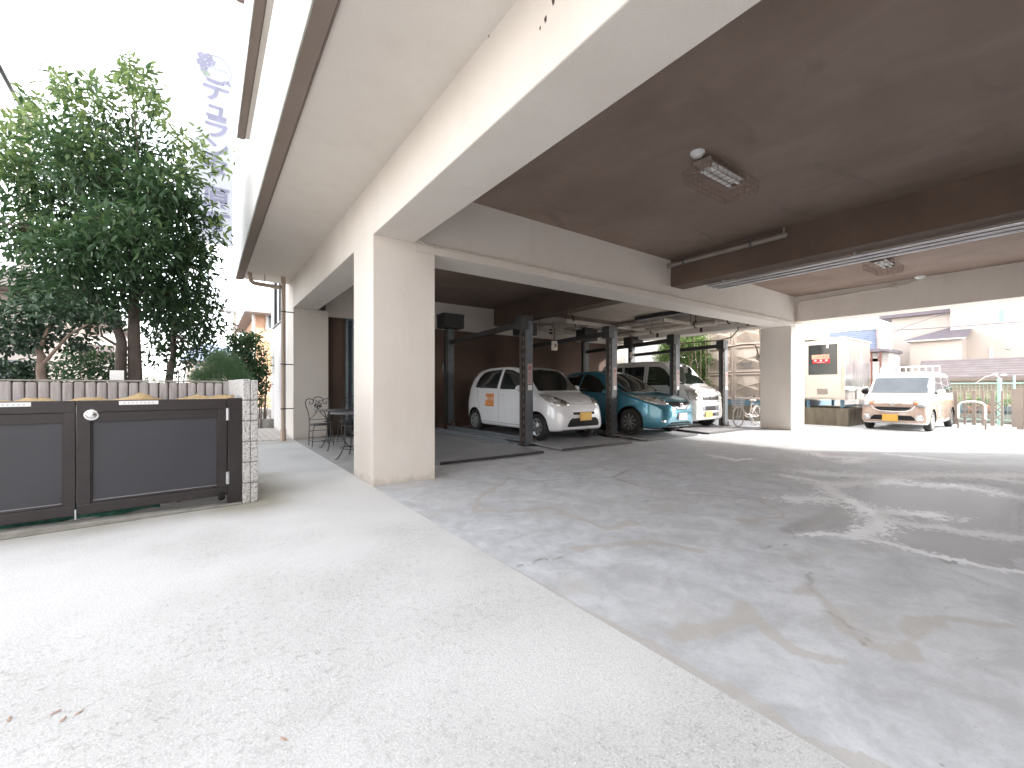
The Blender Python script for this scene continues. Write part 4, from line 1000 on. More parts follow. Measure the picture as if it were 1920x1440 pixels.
# ---- blue hatchback
blue = m_paint('metallic blue paint', (.06,.24,.33), metal=.45, rough=.28)
L = 4.12
S = [(0,.46,.53,.62,.36,.34,.28,.03),(.04,.30,.56,.72,.52,.50,.42,.05),(.10,.22,.60,.79,.62,.60,.50,.06),(.22,.19,.68,.855,.72,.69,.58,.07),(.40,.18,.76,.915,.80,.77,.63,.09),(.7,.18,.85,.975,.85,.82,.67,.10),
 (1.0,.18,.92,1.03,.865,.83,.67,.09),(1.2,.18,.95,1.13,.87,.835,.66,.08),(1.6,.18,.97,1.36,.87,.835,.62,.09),(2.0,.18,.99,1.53,.87,.835,.585,.10),(2.4,.18,1.01,1.585,.87,.83,.57,.11),(3.0,.18,1.04,1.57,.87,.82,.56,.11),(3.5,.20,1.06,1.49,.86,.80,.54,.12),(3.85,.25,1.0,1.30,.82,.75,.5,.12),(L,.36,.85,1.0,.70,.64,.44,.1)]
wh = (.84, 3.45)
car = Car('blue_hatchback', 'metallic blue hatchback parked on a lift deck between the two white vehicles', (9.04, 5.78, PAL), 0, S, L, blue, wh, .315, W=.865)
finish(car, wh, .315, 'alloy', .18)
car.side('side_window', [(1.45,.99),(1.7,1.16),(2.0,1.36),(2.3,1.47),(2.55,1.49),(2.55,1.03)], M['glass'])
car.side('side_window', [(2.62,1.035),(2.62,1.49),(3.0,1.465),(3.4,1.36),(3.62,1.2),(3.6,1.10)], M['glass'])
car.decal('windscreen', [(-.70,.9,1.02),(.70,.9,1.02),(.64,1.3,1.18),(.52,1.5,1.42),(.42,1.6,1.495),(-.42,1.6,1.495),(-.52,1.5,1.42),(-.64,1.3,1.18)], (0,1,-.03), M['glass'], step=.05)
hl = car.mirror2('headlight', [(-.83,.86,.965),(-.74,.55,.94),(-.60,.32,.895),(-.46,.18,.83),(-.39,.12,.745),(-.52,.15,.72),(-.67,.25,.75),(-.78,.42,.81)], (.6,1,0), M['lamp'], off=.007)
for h, sx in zip(hl, (-1, 1)):
    for g in bowls(car, [(sx*.56,.825,.045),(sx*.68,.875,.04)], 0, (-sx*.35,1,0)): obj('reflector', g, M['lens'], h)
gr = car.decal('grille', [(-.46,0,.80),(-.2,0,.79),(.2,0,.79),(.46,0,.80),(.37,0,.71),(.19,0,.615),(-.19,0,.615),(-.37,0,.71)], (0,1,0), M['gloss_black'], off=.004)
p, nr = car.hit((0,0,.70),(0,1,0))
g = MB(); g.lathe([(.052,-.006),(.064,-.012),(.072,0),(.052,0)], (0,p.y-.020,.70), 'Y', 28); g.box(-.068,.068,p.y-.030,p.y-.018,.690,.710); obj('badge', g, M['chrome'], car.t)
car.decal('lower_grille', [(-.36,0,.33),(.36,0,.33),(.52,0,.235),(-.52,0,.235)], (0,1,0), M['black'], off=.004)
g = car.line([(-.44,0,.285),(.44,0,.285)], (0,1,0), .016, .012); g = car.line([(-.60,0,.222),(0,0,.212),(.60,0,.222)], (0,1,0), .022, .01, g); g = car.line([(-.30,0,.612),(-.16,0,.60),(.16,0,.60),(.30,0,.612)], (0,1,0), .02, .008, g); obj('bumper_trim', g, mat('light blue trim', (.12,.28,.35), rough=.25, metal=.5), car.t)
car.mirror2('fog_lamp', [(-.62,.2,.36),(-.56,.2,.385),(-.50,.2,.37),(-.50,.2,.335),(-.56,.2,.32)], (.3,1,0), M['lens'])
car.plate(.02, .455, .34, .17, M['plate_white'])
seams(car, [([(-1,2.58,1.02),(-1,2.58,.28)],(1,0,0)),([(-1,1.32,.98),(-1,1.30,.28)],(1,0,0)),([(-.40,0,.78),(0,0,.775),(.40,0,.78)],(0,1,0)),([(-.78,.9,2),(-.66,.5,2),(-.42,.2,2)],(0,0,-1)),([(.78,.9,2),(.66,.5,2),(.42,.2,2)],(0,0,-1))])
mirror_pod(car, -.86, 1.5, 1.02, -1, blue, (.11,.07,.075)); mirror_pod(car, .86, 1.5, 1.02, 1, blue, (.11,.07,.075))
g = MB(); g.box(-.1,.08,1.18,1.19,1.10,1.16); p, nr = car.hit((0,0,1.12),(0,1,0)); g.v = [(x+.32, y-1.18+p.y-.012+(z-1.1)*1.7, z) for x, y, z in g.v]; obj('windscreen_card', g, M['label'], car.t)
g = MB(); g.tube([(-.5,1.17,1.125),(-.1,1.08,1.055),(.2,1.07,1.05)], .009, 6); obj('wiper', g, M['black'], car.t)

# ---- white van
L = 3.56
S = [(0,.34,.62,.86,.62,.60,.52,.05),(.03,.26,.66,.95,.68,.66,.58,.06),(.08,.23,.72,1.02,.715,.70,.62,.07),(.18,.21,.84,1.10,.745,.73,.64,.08),(.34,.20,.96,1.17,.76,.745,.65,.08),(.46,.20,1.05,1.25,.765,.75,.65,.08),
 (.65,.20,1.10,1.45,.765,.75,.64,.08),(.85,.20,1.12,1.67,.765,.75,.635,.09),(1.05,.20,1.13,1.84,.765,.75,.63,.10),(1.3,.20,1.13,1.915,.765,.75,.63,.11),(2,.20,1.13,1.94,.765,.75,.63,.11),(3,.20,1.13,1.93,.765,.75,.63,.11),(3.35,.22,1.12,1.88,.76,.74,.62,.12),(3.5,.26,1.08,1.75,.74,.70,.6,.14),(L,.36,1.0,1.55,.68,.64,.55,.14)]
van_paint = m_paint('pearl white van paint', (.66,.65,.63))
wh = (.52, 2.92)
car = Car('white_van', 'tall white van with square headlights parked on the last lift deck', (11.42, 6.42, PAL), 0, S, L, van_paint, wh, .27, W=.765)
finish(car, wh, .27, 'cover', .15)
car.side('side_window', [(.62,1.20),(.85,1.47),(1.02,1.66),(1.2,1.74),(1.55,1.76),(1.55,1.20)], M['glass_green'])
car.side('side_window', [(1.70,1.20),(1.70,1.76),(2.45,1.76),(2.45,1.20)], M['glass'])
car.side('side_window', [(2.55,1.20),(2.55,1.76),(3.2,1.73),(3.3,1.6),(3.3,1.20)], M['glass'])
car.decal('windscreen', [(-.66,.5,1.22),(.66,.5,1.22),(.60,.8,1.5),(.54,1,1.74),(.46,1,1.79),(-.46,1,1.79),(-.54,1,1.74),(-.60,.8,1.5)], (0,1,-.03), M['glass_green'], step=.05)
hl = car.mirror2('headlight', [(-.735,.3,1.07),(-.60,.1,1.07),(-.47,.05,1.04),(-.44,.0,.97),(-.44,.0,.78),(-.70,.1,.78),(-.735,.2,.80)], (.55,1,0), M['lamp'], off=.007)
for h, sx in zip(hl, (-1, 1)):
    for g in bowls(car, [(sx*.58,.97,.065),(sx*.60,.84,.045),(sx*.50,.84,.04)], 0, (-sx*.2,1,0)): obj('reflector', g, M['lens'], h)
gr = car.decal('grille', [(-.40,0,.91),(.40,0,.91),(.40,0,.775),(-.40,0,.775)], (0,1,0), M['gloss_black'], off=.004)
g = MB()
for z in (.80,.835,.87,.90): g = car.line([(-.39,0,z),(.39,0,z)], (0,1,0), .010, .010, g)
obj('grille_bar', g, M['chrome'], gr)
p, nr = car.hit((0,0,.85),(0,1,0)); g = MB(); g.prism([(.03,.05),(-.035,.02),(-.035,.005),(.012,-.012),(-.035,-.05),(.035,-.02),(.035,-.005),(-.012,.012)], .008, (0,p.y-.022,.85), ((1,0,0),(0,0,1),(0,1,0))); obj('badge', g, M['chrome'], car.t)
for z0, z1_ in ((.49,.63),(.335,.44)):
    b = car.decal('bumper_grille', [(-.42,0,z1_),(.42,0,z1_),(.42,0,z0),(-.42,0,z0)], (0,1,0), M['steel'], off=.004)
    b2 = car.decal('mesh', [(-.26,0,z1_-.01),(.26,0,z1_-.01),(.26,0,z0+.01),(-.26,0,z0+.01)], (0,1,0), M['black'], off=.008, parent=b)
car.plate(-.12, .395, .33, .165, M['plate_yellow'])
seams(car, [([(-1,1.62,1.8),(-1,1.62,.28)],(1,0,0)),([(-1,.60,1.15),(-1,.80,.7),(-1,.86,.28)],(1,0,0)),([(-1,2.5,1.8),(-1,2.5,.6)],(1,0,0)),([(-1,1.65,.98),(-1,3.3,.98)],(1,0,0)),([(-.6,0,.74),(0,0,.73),(.6,0,.74)],(0,1,0)),([(-.44,0,1.06),(-.44,0,.75)],(0,1,0)),([(.44,0,1.06),(.44,0,.75)],(0,1,0))])
mirror_pod(car, -.77, .72, 1.27, -1, M['black'], (.07,.06,.12)); mirror_pod(car, .77, .72, 1.27, 1, M['black'], (.07,.06,.12))
g = MB(); g.tube([(-.5,.62,1.33),(-.1,.52,1.235),(.2,.51,1.225)], .009, 6); g.tube([(.0,.60,1.33),(.35,.52,1.235),(.5,.51,1.225)], .009, 6); obj('wiper', g, M['black'], car.t)

# ---- beige two-tone minivan, facing the camera
def m_two():
    m, n, p = nm('white and beige two tone paint'); v = coords(n)
    s = n.nodes.new('ShaderNodeSeparateXYZ'); n.links.new(v, s.inputs[0])
    zz = math_(n, 'ADD', s.outputs[2], 0)
    lim = math_(n, 'MULTIPLY_ADD', math_(n, 'MINIMUM', s.outputs[1], .6), .18, .735)
    f = math_(n, 'MULTIPLY', math_(n, 'LESS_THAN', zz, lim), math_(n, 'GREATER_THAN', zz, .235))
    n.links.new(mix(n, f, (.52,.50,.48), (.36,.26,.205)), p.inputs['Base Color']); p.inputs['Roughness'].default_value = .25; p.inputs['Coat Weight'].default_value = 1; return m
two = m_two(); L = 3.5
S = [(0,.33,.52,.68,.62,.60,.52,.04),(.03,.22,.56,.76,.67,.65,.58,.05),(.08,.19,.62,.83,.705,.685,.62,.06),(.18,.18,.70,.91,.725,.71,.64,.07),(.34,.17,.82,.985,.735,.72,.65,.07),(.46,.17,.90,1.03,.74,.725,.655,.06),
 (.60,.17,.94,1.17,.74,.725,.65,.06),(.80,.17,.96,1.39,.74,.725,.64,.07),(.98,.17,.97,1.56,.74,.725,.635,.08),(1.25,.17,.98,1.655,.74,.72,.63,.09),(2.2,.17,.98,1.68,.74,.72,.625,.10),(2.9,.17,.99,1.665,.74,.715,.62,.10),(3.3,.20,.98,1.61,.735,.705,.605,.11),(3.44,.26,.95,1.48,.71,.68,.57,.12),(L,.36,.85,1.25,.64,.60,.50,.12)]
wh = (.56, 3.02)
car = Car('beige_minivan', 'small beige and white minivan with roof facing the camera in the sun', (15.55, 3.47, 0), -math.pi/2, S, L, two, wh, .28, W=.74)
finish(car, wh, .28, 'cover')
car.decal('windscreen', [(-.655,.6,1.045),(.655,.6,1.045),(.635,.8,1.2),(.60,1.0,1.48),(.57,1.0,1.515),(-.57,1.0,1.515),(-.60,1.0,1.48),(-.635,.8,1.2)], (0,1,-.03), M['glass_blue'], step=.05)
car.side('side_window', [(.78,1.04),(.92,1.24),(1.08,1.46),(1.22,1.53),(1.85,1.53),(1.85,1.04)], M['glass'])
car.side('side_window', [(1.95,1.04),(1.95,1.53),(2.7,1.53),(2.7,1.04)], M['glass'])
car.side('side_window', [(2.78,1.04),(2.78,1.53),(3.12,1.50),(3.22,1.38),(3.22,1.06)], M['glass'])
for sx in (-1, 1):
    e = ell(sx*.555, .765, .15, .098, 24, .1, rot=-sx*.12); h = car.decal('headlight', e, (-sx*.35,1,0), mat('clear headlamp lens', (.40,.40,.41), rough=.15, coat=1), off=.007)
    for g in bowls(car, [(sx*.58,.77,.05)], 0, (-sx*.3,1,0)): obj('bulb', g, M['chrome'], h)
    h2 = car.decal('indicator', ell(sx*.465,.765,.045,.05,12,.05), (-sx*.2,1,0), M['amber'], off=.012, parent=h)
    rg = car.line(e+[e[0]], (-sx*.35,1,0), .014, .012); obj('lamp_ring', rg, M['steel'], h)
    f = car.decal('fog_lamp', ell(sx*.555,.385,.052,.052,16), (-sx*.3,1,0), M['lens'], off=.007); e = ell(sx*.555,.385,.075,.07,20); obj('lamp_ring', car.line(e+[e[0]], (-sx*.3,1,0), .02, .012), M['chrome'], f)
gr = car.decal('grille', [(-.40,0,.665),(.40,0,.665),(.35,0,.60),(.26,0,.565),(0,0,.555),(-.26,0,.565),(-.35,0,.60)], (0,1,0), M['gloss_black'], off=.006)
obj('grille_surround', car.line([(-.47,0,.70),(-.40,0,.595),(-.28,0,.548),(0,0,.535),(.28,0,.548),(.40,0,.595),(.47,0,.70)], (0,1,0), .022, .010), M['white_paint'], gr)
car.decal('lower_grille', [(-.40,0,.43),(.38,0,.43),(.44,0,.38),(.48,0,.30),(-.50,0,.30),(-.46,0,.38)], (0,1,0), M['black'], off=.005)
car.plate(-.05, .36, .34, .19, M['plate_yellow'])
p, nr = car.hit((0,0,.735),(0,1,0))
g = MB(); g.lathe([(.030,-.004),(.042,-.008),(.046,0),(.030,0)], (0,p.y-.012,.735), 'Y', 24); g.bar((0,p.y-.014,.705),(0,p.y-.014,.765),.02,.01); g = car.line([(-.20,0,.745),(-.06,0,.74)], (0,1,0), .01,.008,g); g = car.line([(.06,0,.74),(.20,0,.745)], (0,1,0), .01,.008,g); obj('badge', g, M['chrome'], car.t)
seams(car, [([(1,1.9,1.5),(1,1.9,.28)],(-1,0,0)),([(1,.92,1.0),(1,.95,.28)],(-1,0,0)),([(-1,1.9,1.5),(-1,1.9,.28)],(1,0,0)),([(-.5,0,.80),(0,0,.805),(.5,0,.80)],(0,1,0))])
mirror_pod(car, -.74, .86, 1.08, -1, M['black'], (.09,.055,.075)); mirror_pod(car, .74, .86, 1.08, 1, two, (.09,.055,.075))
g = MB(); g.tube([(-.5,.75,1.12),(-.1,.62,1.045),(.2,.61,1.04)], .008, 6); g.tube([(0,.72,1.12),(.3,.62,1.045),(.5,.615,1.045)], .008, 6); obj('wiper', g, M['black'], car.t)
# ================================================================ bin enclosure with gates
GA = Vector((-1.29, 4.99, 0)); GD = Vector((1.734, .15, 0)).normalized(); GN = Vector((-GD.y, GD.x, 0))   # along, away from camera
def gt(px, off=.05):
    "parameter along the gate line for a pixel column"
    k = (px-960)/800; d = Vector((.5835+.8121*k, .8121-.5835*k)); o = GA+GN*off
    # solve o + t*GD = s*d
    det = GD.x*(-d.y)+d.x*GD.y; return (-o.x*(-d.y)+(-o.y)*d.x*1.0)/det if abs(det) > 1e-9 else 0
def gbox(mb, t0, t1, n0, n1, z0, z1):
    v = [GA+GD*t+GN*n_+Vector((0,0,z)) for z in (z0, z1) for t, n_ in ((t0,n0),(t1,n0),(t1,n1),(t0,n1))]
    mb.add(v, [(0,3,2,1),(4,5,6,7),(0,1,5,4),(1,2,6,5),(2,3,7,6),(3,0,4,7)], False)
def solve_t(px, off):
    k = (px-960)/800; d = Vector((.5835+.8121*k, .8121-.5835*k, 0)); o = GA+GN*off
    # cross(o + t GD, d) = 0
    return -(o.x*d.y-o.y*d.x)/(GD.x*d.y-GD.y*d.x)
TJ = solve_t(142.3, .05); TR = solve_t(426, .05); TP = solve_t(453.5, .05); TC = solve_t(484.5, 0)
KE = thing('bin_enclosure_kerb', 'low worn concrete kerb under the dark gates', 'kerb', tuple(GA+GD*0))
g = MB()
hl_, hr_ = .105, .018
v = [GA+GD*t_+GN*n_+Vector((0,0,z)) for t_, n_, z in ((-2,0,0),(TP,0,0),(TP,.16,0),(-2,.16,0),(-2,0,hl_),(TP,0,hr_),(TP,.16,hr_),(-2,.16,hl_))]
g.add(v, [(0,3,2,1),(4,5,6,7),(0,1,5,4),(1,2,6,5),(2,3,7,6),(3,0,4,7)], False); o = obj('kerb_stone', g, M['curb'], KE); bevel(o, .012)
def gate(t0, t1, label, knob=None, lab=None, zb0=.105, zb1=.105):
    t = thing('gate_leaf', label, 'gate', tuple(GA+GD*((t0+t1)/2)+GN*.06+Vector((0,0,.1))), 0, 'dark gate leaves of the bin enclosure')
    z0, z1_ = .105, 1.075; a, b = .05, .10
    g = MB(); gbox(g, t0, t1, a, b, z1_-.10, z1_); gbox(g, t0, t1, a, b, z0, z0+.085); gbox(g, t0, t0+.085, a, b, z0+.0855, z1_-.1005); gbox(g, t1-.07, t1, a, b, z0+.0855, z1_-.1005)
    f = obj('frame', g, M['gate_frame'], t); bevel(f, .004)
    g = MB(); x0, x1, c0, c1_ = t0+.085, t1-.07, z0+.0855, z1_-.1005
    gbox(g, x0, x1, a+.012, b-.01, c1_-.085, c1_); gbox(g, x0, x0+.010, a+.012, b-.01, c0, c1_-.0855); gbox(g, x1-.010, x1, a+.012, b-.01, c0, c1_-.0855); gbox(g, x0+.0105, x1-.0105, a+.012, b-.01, c0, c0+.02)
    f2 = obj('inner_frame', g, M['gate_frame'], t); bevel(f2, .003)
    g = MB(); gbox(g, x0+.0105, x1-.0105, a+.030, a+.036, c0+.0205, c1_-.0855); obj('panel', g, M['gate_panel'], t)
    g = MB(); gbox(g, x0+.0105, x1-.0105, a+.022, a+.0295, c0+.0205, c0+.026); obj('edge_trim', g, mat('worn light edge', (.30,.30,.32), rough=.5), t)
    if knob:
        c = GA+GD*knob+GN*a+Vector((0,0,z1_-.125)); Mx = Matrix((GD, Vector((0,0,1)), -GN)).transposed()
        g = MB(); vs = []; nn = 28
        for r_, h in ((.050,.0),(.050,.006),(.046,.010),(.034,.006),(.030,.006),(.029,.022),(.024,.027),(0,.027)):
            for k in range(nn): q = 2*math.pi*k/nn; vs.append(c+Mx @ Vector((r_*math.cos(q), r_*math.sin(q)*.95, h)))
        g.add(vs, [(i*nn+k, i*nn+(k+1) % nn, (i+1)*nn+(k+1) % nn, (i+1)*nn+k) for i in range(7) for k in range(nn)], True); obj('knob', g, M['chrome'], t)
    if lab:
        l0, l1 = lab; g = MB(); gbox(g, l0, l1, a-.003, a-.0005, z1_-.042, z1_-.008); s_ = obj('name_strip', g, M['label'], t)
        g = MB(); k = l0+.03
        r2 = random.Random(3)
        while k < l1-.03:
            for dz in (0, .008): gbox(g, k, k+.012, a-.0042, a-.0033, z1_-.031+dz, z1_-.027+dz)
            gbox(g, k+.004, k+.008, a-.0042, a-.0033, z1_-.033, z1_-.018); k += .028
        obj('strip_print', g, mat('faint grey print', (.5,.5,.51), rough=.6), s_)
    return t
gate(TJ+.004, TR-.004, 'right dark bronze gate leaf with round silver knob', TJ+.095, (solve_t(223,.05), solve_t(297,.05)))
gate(TJ-1.30, TJ-.004, 'left dark bronze gate leaf cut off at the photo edge', None, (solve_t(-30,.05), solve_t(58,.05)))
g = MB(); gbox(g, TR+.004, TP, .045, .115, .02, 1.08); single('gate_post', g, M['gate_frame'], 'dark bronze post carrying the gate hinges', 'post')
g = MB(); gbox(g, TJ-1.38, TJ-1.31, .045, .115, .02, 1.08); single('gate_post', g, M['gate_frame'], 'dark bronze post at the far left end of the gates', 'post')
for z in (.28, .92):
    g = MB(); gbox(g, TR-.012, TR+.014, .03, .0445, z-.06, z+.06); v0 = GA+GD*(TR)+GN*.028; g.tube([v0+Vector((0,0,z-.062)), v0+Vector((0,0,z+.062))], .009, 8)
    single('hinge', g, M['alu'], ('upper' if z > .5 else 'lower')+' silver hinge between right gate leaf and post', 'hinge')
g = MB(); c = GA+GD*(TR-.05)+GN*.03; g.lathe([(0,-.015),(.03,-.015),(.03,.015),(0,.015)], (c.x, c.y, .095), 'Y', 14); g.box(c.x-.012,c.x+.03,c.y-.02,c.y+.02,.10,.135); single('caster_wheel', g, M['black'], 'small black caster under the right gate leaf', 'wheel')
g = MB(); gbox(g, TJ-.006, TJ+.004, .02, .035, .0755, .16); single('drop_bolt', g, M['alu'], 'thin silver drop bolt between the two gate leaves', 'bolt')
# block column : rough split faced blocks
CB = thing('block_column', 'column of rough grey split faced blocks at the end of the gates', 'column', tuple(GA+GD*(TP+.07)))
m_blk = mat('rough exposed aggregate block', (.56,.55,.53), (.30,.29,.28), rough=.95, scale=55, bs=1.0, bscale=45, bd=.02, detail=4, lo=.48, hi=.62)
wc = (TC-TP-.004)/2
for j in range(2):
    for i in range(6):
        z0 = i*.212+(.0 if i == 0 else 0); hh = .205
        g = MB(); t0 = TP+.003+j*(wc+.002); ln = 1.05
        zt = z0+hh+(.01 if (i == 5 and j == 0) else 0)
        gbox(g, t0, t0+wc-.004, -.002+.006*((i+j) % 2), ln, z0+.002, zt)
        o = obj('block', g, m_blk, CB); bevel(o, .008)
g = MB(); gbox(g, TP+.006, TC-.006, .012, 1.04, .001, 1.262); obj('mortar', g, mat('mortar', (.20,.195,.185), rough=1), CB)
# yellow net draped over the bins
g = MB(); n1 = 60; n2 = 10; vs = []
for i in range(n1+1):
    t = -1.9+(TP+1.85)*i/n1
    for j in range(n2+1):
        d = .16+.75*j/n2; bumpz = .035*math.sin(i*.41+1.2)*math.sin(j*.9+i*.12)+.03*math.sin(i*.95)+.02*math.sin(i*2.1+j)
        pk = .05*math.exp(-((i/n1-.43)/.05)**2)+.035*math.exp(-((i/n1-.77)/.03)**2)+.05*math.exp(-((i/n1-.97)/.03)**2)
        vs.append(GA+GD*t+GN*d+Vector((0,0,1.062+bumpz*.7+pk-.03*(j == 0))))
fs = [(i*(n2+1)+j, (i+1)*(n2+1)+j, (i+1)*(n2+1)+j+1, i*(n2+1)+j+1) for i in range(n1) for j in range(n2)]
g.add(vs, fs, True); o = single('bin_net', g, M['net'], 'crumpled yellow net over the bins behind the gates', 'net'); md = o.modifiers.new('s', 'SOLIDIFY'); md.thickness = .006
g = MB(); n1 = 50; vs = []
for i in range(n1+1):
    t = -1.9+(TJ+.55+1.9)*i/n1
    for j in range(5):
        vs.append(GA+GD*t+GN*(.20+.03*math.sin(i*.7)+.02*j)+Vector((0,0,.04+.035*j+.014*math.sin(i*.8+j))))
g.add(vs, [(i*5+j, (i+1)*5+j, (i+1)*5+j+1, i*5+j+1) for i in range(n1) for j in range(4)], True); o = single('rolled_net', g, M['net_green'], 'green net peeking out below the gates', 'net'); md = o.modifiers.new('s', 'SOLIDIFY'); md.thickness = .008
g = MB(); vs = []; rr = random.Random(5)
for i in range(60):
    t = rr.uniform(TJ+.3, TR-.1); c = GA+GD*t+GN*rr.uniform(.17,.5)+Vector((0,0,.08+rr.random()*.02)); Mx = Matrix.Rotation(rr.uniform(0,6), 3, 'Z') @ Matrix.Rotation(rr.uniform(-.7,.7), 3, 'X')
    b = [c+Mx @ Vector(q) for q in ((-.04,0,0),(0,-.014,0),(.045,0,.004),(0,.014,0))]; g.add(b, [(0,1,2,3)], False)
o = single('dry_leaves', g, mat('dry brown leaves', (.20,.09,.035), (.3,.16,.06), rough=.8, scale=30), 'dry brown leaves lying behind the kerb under the right gate', 'leaves', kind='stuff')
# weathered post fence behind
FN = thing('post_fence', 'fence of upright grey weathered concrete logs behind the gates', 'fence', (-3, 6.2, 0))
def fpost(x0, x1, z, y=6.13, r=.02):
    g = MB(); g.box(x0, x1, y, y+.11, 0, z); return bevel(obj('fence_post', g, M['wood'], FN), .018)
x = .17
k = 0
while x > -4.6:
    wd = .084
    fpost(x-wd, x-.006, 1.247+.004*((k*7) % 3 - 1)); x -= wd; k += 1
g = MB(); g.box(-4.7,.16,6.128,6.242,1.253,1.268); obj('coping', g, mat('grey mossy coping', (.33,.32,.30), (.22,.225,.19), rough=.95, scale=12), FN)
g = MB(); g.box(-4.6,.172,6.19,6.22,0,1.24); obj('backing', g, mat('dark grey backing', (.10,.095,.09), rough=.9), FN)
g = MB(); g.box(.174,.33,6.11,6.25,0,1.262); obj('end_panel', g, mat('plain grey panel', (.36,.345,.34), rough=.9), FN)
q = ray(256, 703, 6.0)
g = MB(); g.box(q[0]-.055,q[0]+.06,6.29,6.30,1.0,1.375); single('white_marker', g, M['label'], 'small blank white board in front of the big tree trunk', 'sign')
LF = ['dry leaf at the left end of the small leaf cluster on the driveway','dry leaf at the right end of the small leaf cluster on the driveway','dry leaf lowest in the small leaf cluster on the driveway','dry leaf at the very left photo edge on the driveway','lone dry leaf on the driveway near the bottom centre-left']
for i, (px, py) in enumerate(((105,1336),(148,1337),(118,1350),(17,1350),(532,1387))):
    q = gp(px, py); g = MB(); Mx = Matrix.Rotation(R(20+i*25), 3, 'Z')
    pts = [(-.018,0,.001),(-.008,-.005,.003),(.008,-.005,.002),(.018,0,.004),(.008,.005,.002),(-.008,.005,.003)]
    g.add([Vector((q[0],q[1],.001))+Mx @ Vector(p) for p in pts], [tuple(range(6))], False)
    single('fallen_leaf', g, mat('pale brown dry leaf', (.48,.34,.27), (.42,.29,.22), rough=.8), LF[i], 'leaf', 'fallen leaves on the driveway')

# ================================================================ vegetation
def leaves(name, clumps, size, ratio, m, parent, droop=.35, tone=(.15,.85), shell=.55, seed=1, label=None, nleaf=6, fold=.25):
    r_ = np.random.default_rng(seed); C = []; T = []; O = []
    for c, rad, n_, tn in clumps:
        n_ = int(n_); u = r_.normal(size=(n_, 3)); u /= np.linalg.norm(u, axis=1)[:, None]
        rr = (shell+(1-shell)*r_.random(n_))[:, None]; rr = np.where(r_.random((n_,1)) < .3, r_.random((n_,1)), rr)
        lump = 1+.22*np.sin(u[:, :1]*5+c[0]*9)*np.cos(u[:, 1:2]*6+c[2]*7)
        p = np.array(c)+u*rr*np.array(rad)*lump
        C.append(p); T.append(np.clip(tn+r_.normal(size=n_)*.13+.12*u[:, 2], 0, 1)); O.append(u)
    C = np.concatenate(C); T = np.concatenate(T); O = np.concatenate(O); n_ = len(C)
    d = O*.7+r_.normal(size=(n_, 3))*.75; d[:, 2] -= droop; d /= np.linalg.norm(d, axis=1)[:, None]
    up = r_.normal(size=(n_, 3))*.45+np.array([0, 0, 1.0]); s_ = np.cross(d, up); s_ /= np.linalg.norm(s_, axis=1)[:, None]+1e-9; nn = np.cross(s_, d)
    ln = size*(.65+.7*r_.random(n_)); wd = ln*ratio
    a = C; e = C+d*ln[:, None]-nn*ln[:, None]*.08; m1 = C+d*ln[:, None]*.35; m2 = C+d*ln[:, None]*.72
    f = fold
    V = np.stack([a, m1+s_*wd[:, None]*.5+nn*wd[:, None]*f, m2+s_*wd[:, None]*.40+nn*wd[:, None]*f*.7, e, m2-s_*wd[:, None]*.40+nn*wd[:, None]*f*.7, m1-s_*wd[:, None]*.5+nn*wd[:, None]*f], 1).reshape(-1, 3)
    off = np.array(parent['_o']) if parent is not None and '_o' in parent.keys() else np.zeros(3)
    V = V-off; b = np.arange(n_)*6
    F = np.concatenate([np.stack([b, b+1, b+2, b+3], 1), np.stack([b, b+3, b+4, b+5], 1)])
    me = bpy.data.meshes.new(name); me.vertices.add(len(V)); me.vertices.foreach_set('co', V.ravel().astype(np.float32))
    me.loops.add(F.size); me.loops.foreach_set('vertex_index', F.ravel().astype(np.int32)); me.polygons.add(len(F))
    me.polygons.foreach_set('loop_start', np.arange(0, F.size, 4, dtype=np.int32)); me.polygons.foreach_set('loop_total', np.full(len(F), 4, dtype=np.int32))
    me.update(calc_edges=True)
    at = me.color_attributes.new('tone', 'FLOAT_COLOR', 'POINT'); tv = np.repeat(T, 6); at.data.foreach_set('color', np.stack([tv, tv, tv, np.ones_like(tv)], 1).ravel().astype(np.float32))
    me.materials.append(m); o = bpy.data.objects.new(name, me); COL.objects.link(o); o.parent = parent
    if parent is not None: o['_o'] = tuple(off)
    return o
def branchy(base, top, r0, targets, parent, m, seed=0, split=.5, n=8):
    "trunk with limbs reaching the clump centres"
    r_ = random.Random(seed); g = MB(); base = Vector(base); top = Vector(top)
    axis = [base.lerp(top, t)+Vector((r_.uniform(-1,1),r_.uniform(-1,1),0))*r0*.35*(t > 0) for t in (0,.15,.3,.45,.6,.75,.9,1)]
    g.tube(axis, [r0*(1.25 if i == 0 else 1-.80*i/7) for i in range(8)], 14)
    for k, c in enumerate(targets):
        c = Vector(c); t = min(.92, max(split, split+(1-split)*((c.z-base.z)/(top.z-base.z+1e-6)-split*.6)*.9+r_.uniform(-.06,.06)))
        i = int(t*7); s_ = axis[i].lerp(axis[min(i+1,7)], t*7-i); rb = r0*(1-.8*t)*.62
        mid = s_.lerp(c, .45)+Vector((r_.uniform(-.1,.1),r_.uniform(-.1,.1),.10*(c-s_).length))
        pts = [s_, s_.lerp(mid,.5)+Vector((0,0,.03)), mid, mid.lerp(c,.6), c]; g.tube(pts, [rb, rb*.8, rb*.6, rb*.4, rb*.18], 8)
        for q in range(3):
            e = c+Vector((r_.uniform(-1,1),r_.uniform(-1,1),r_.uniform(-.4,1)))*.45*(c-s_).length*.5; g.tube([mid.lerp(c,.5), mid.lerp(e,.8)+Vector((0,0,.04)), e], [rb*.35, rb*.22, rb*.1], 6)
    return obj('trunk', g, m, parent)
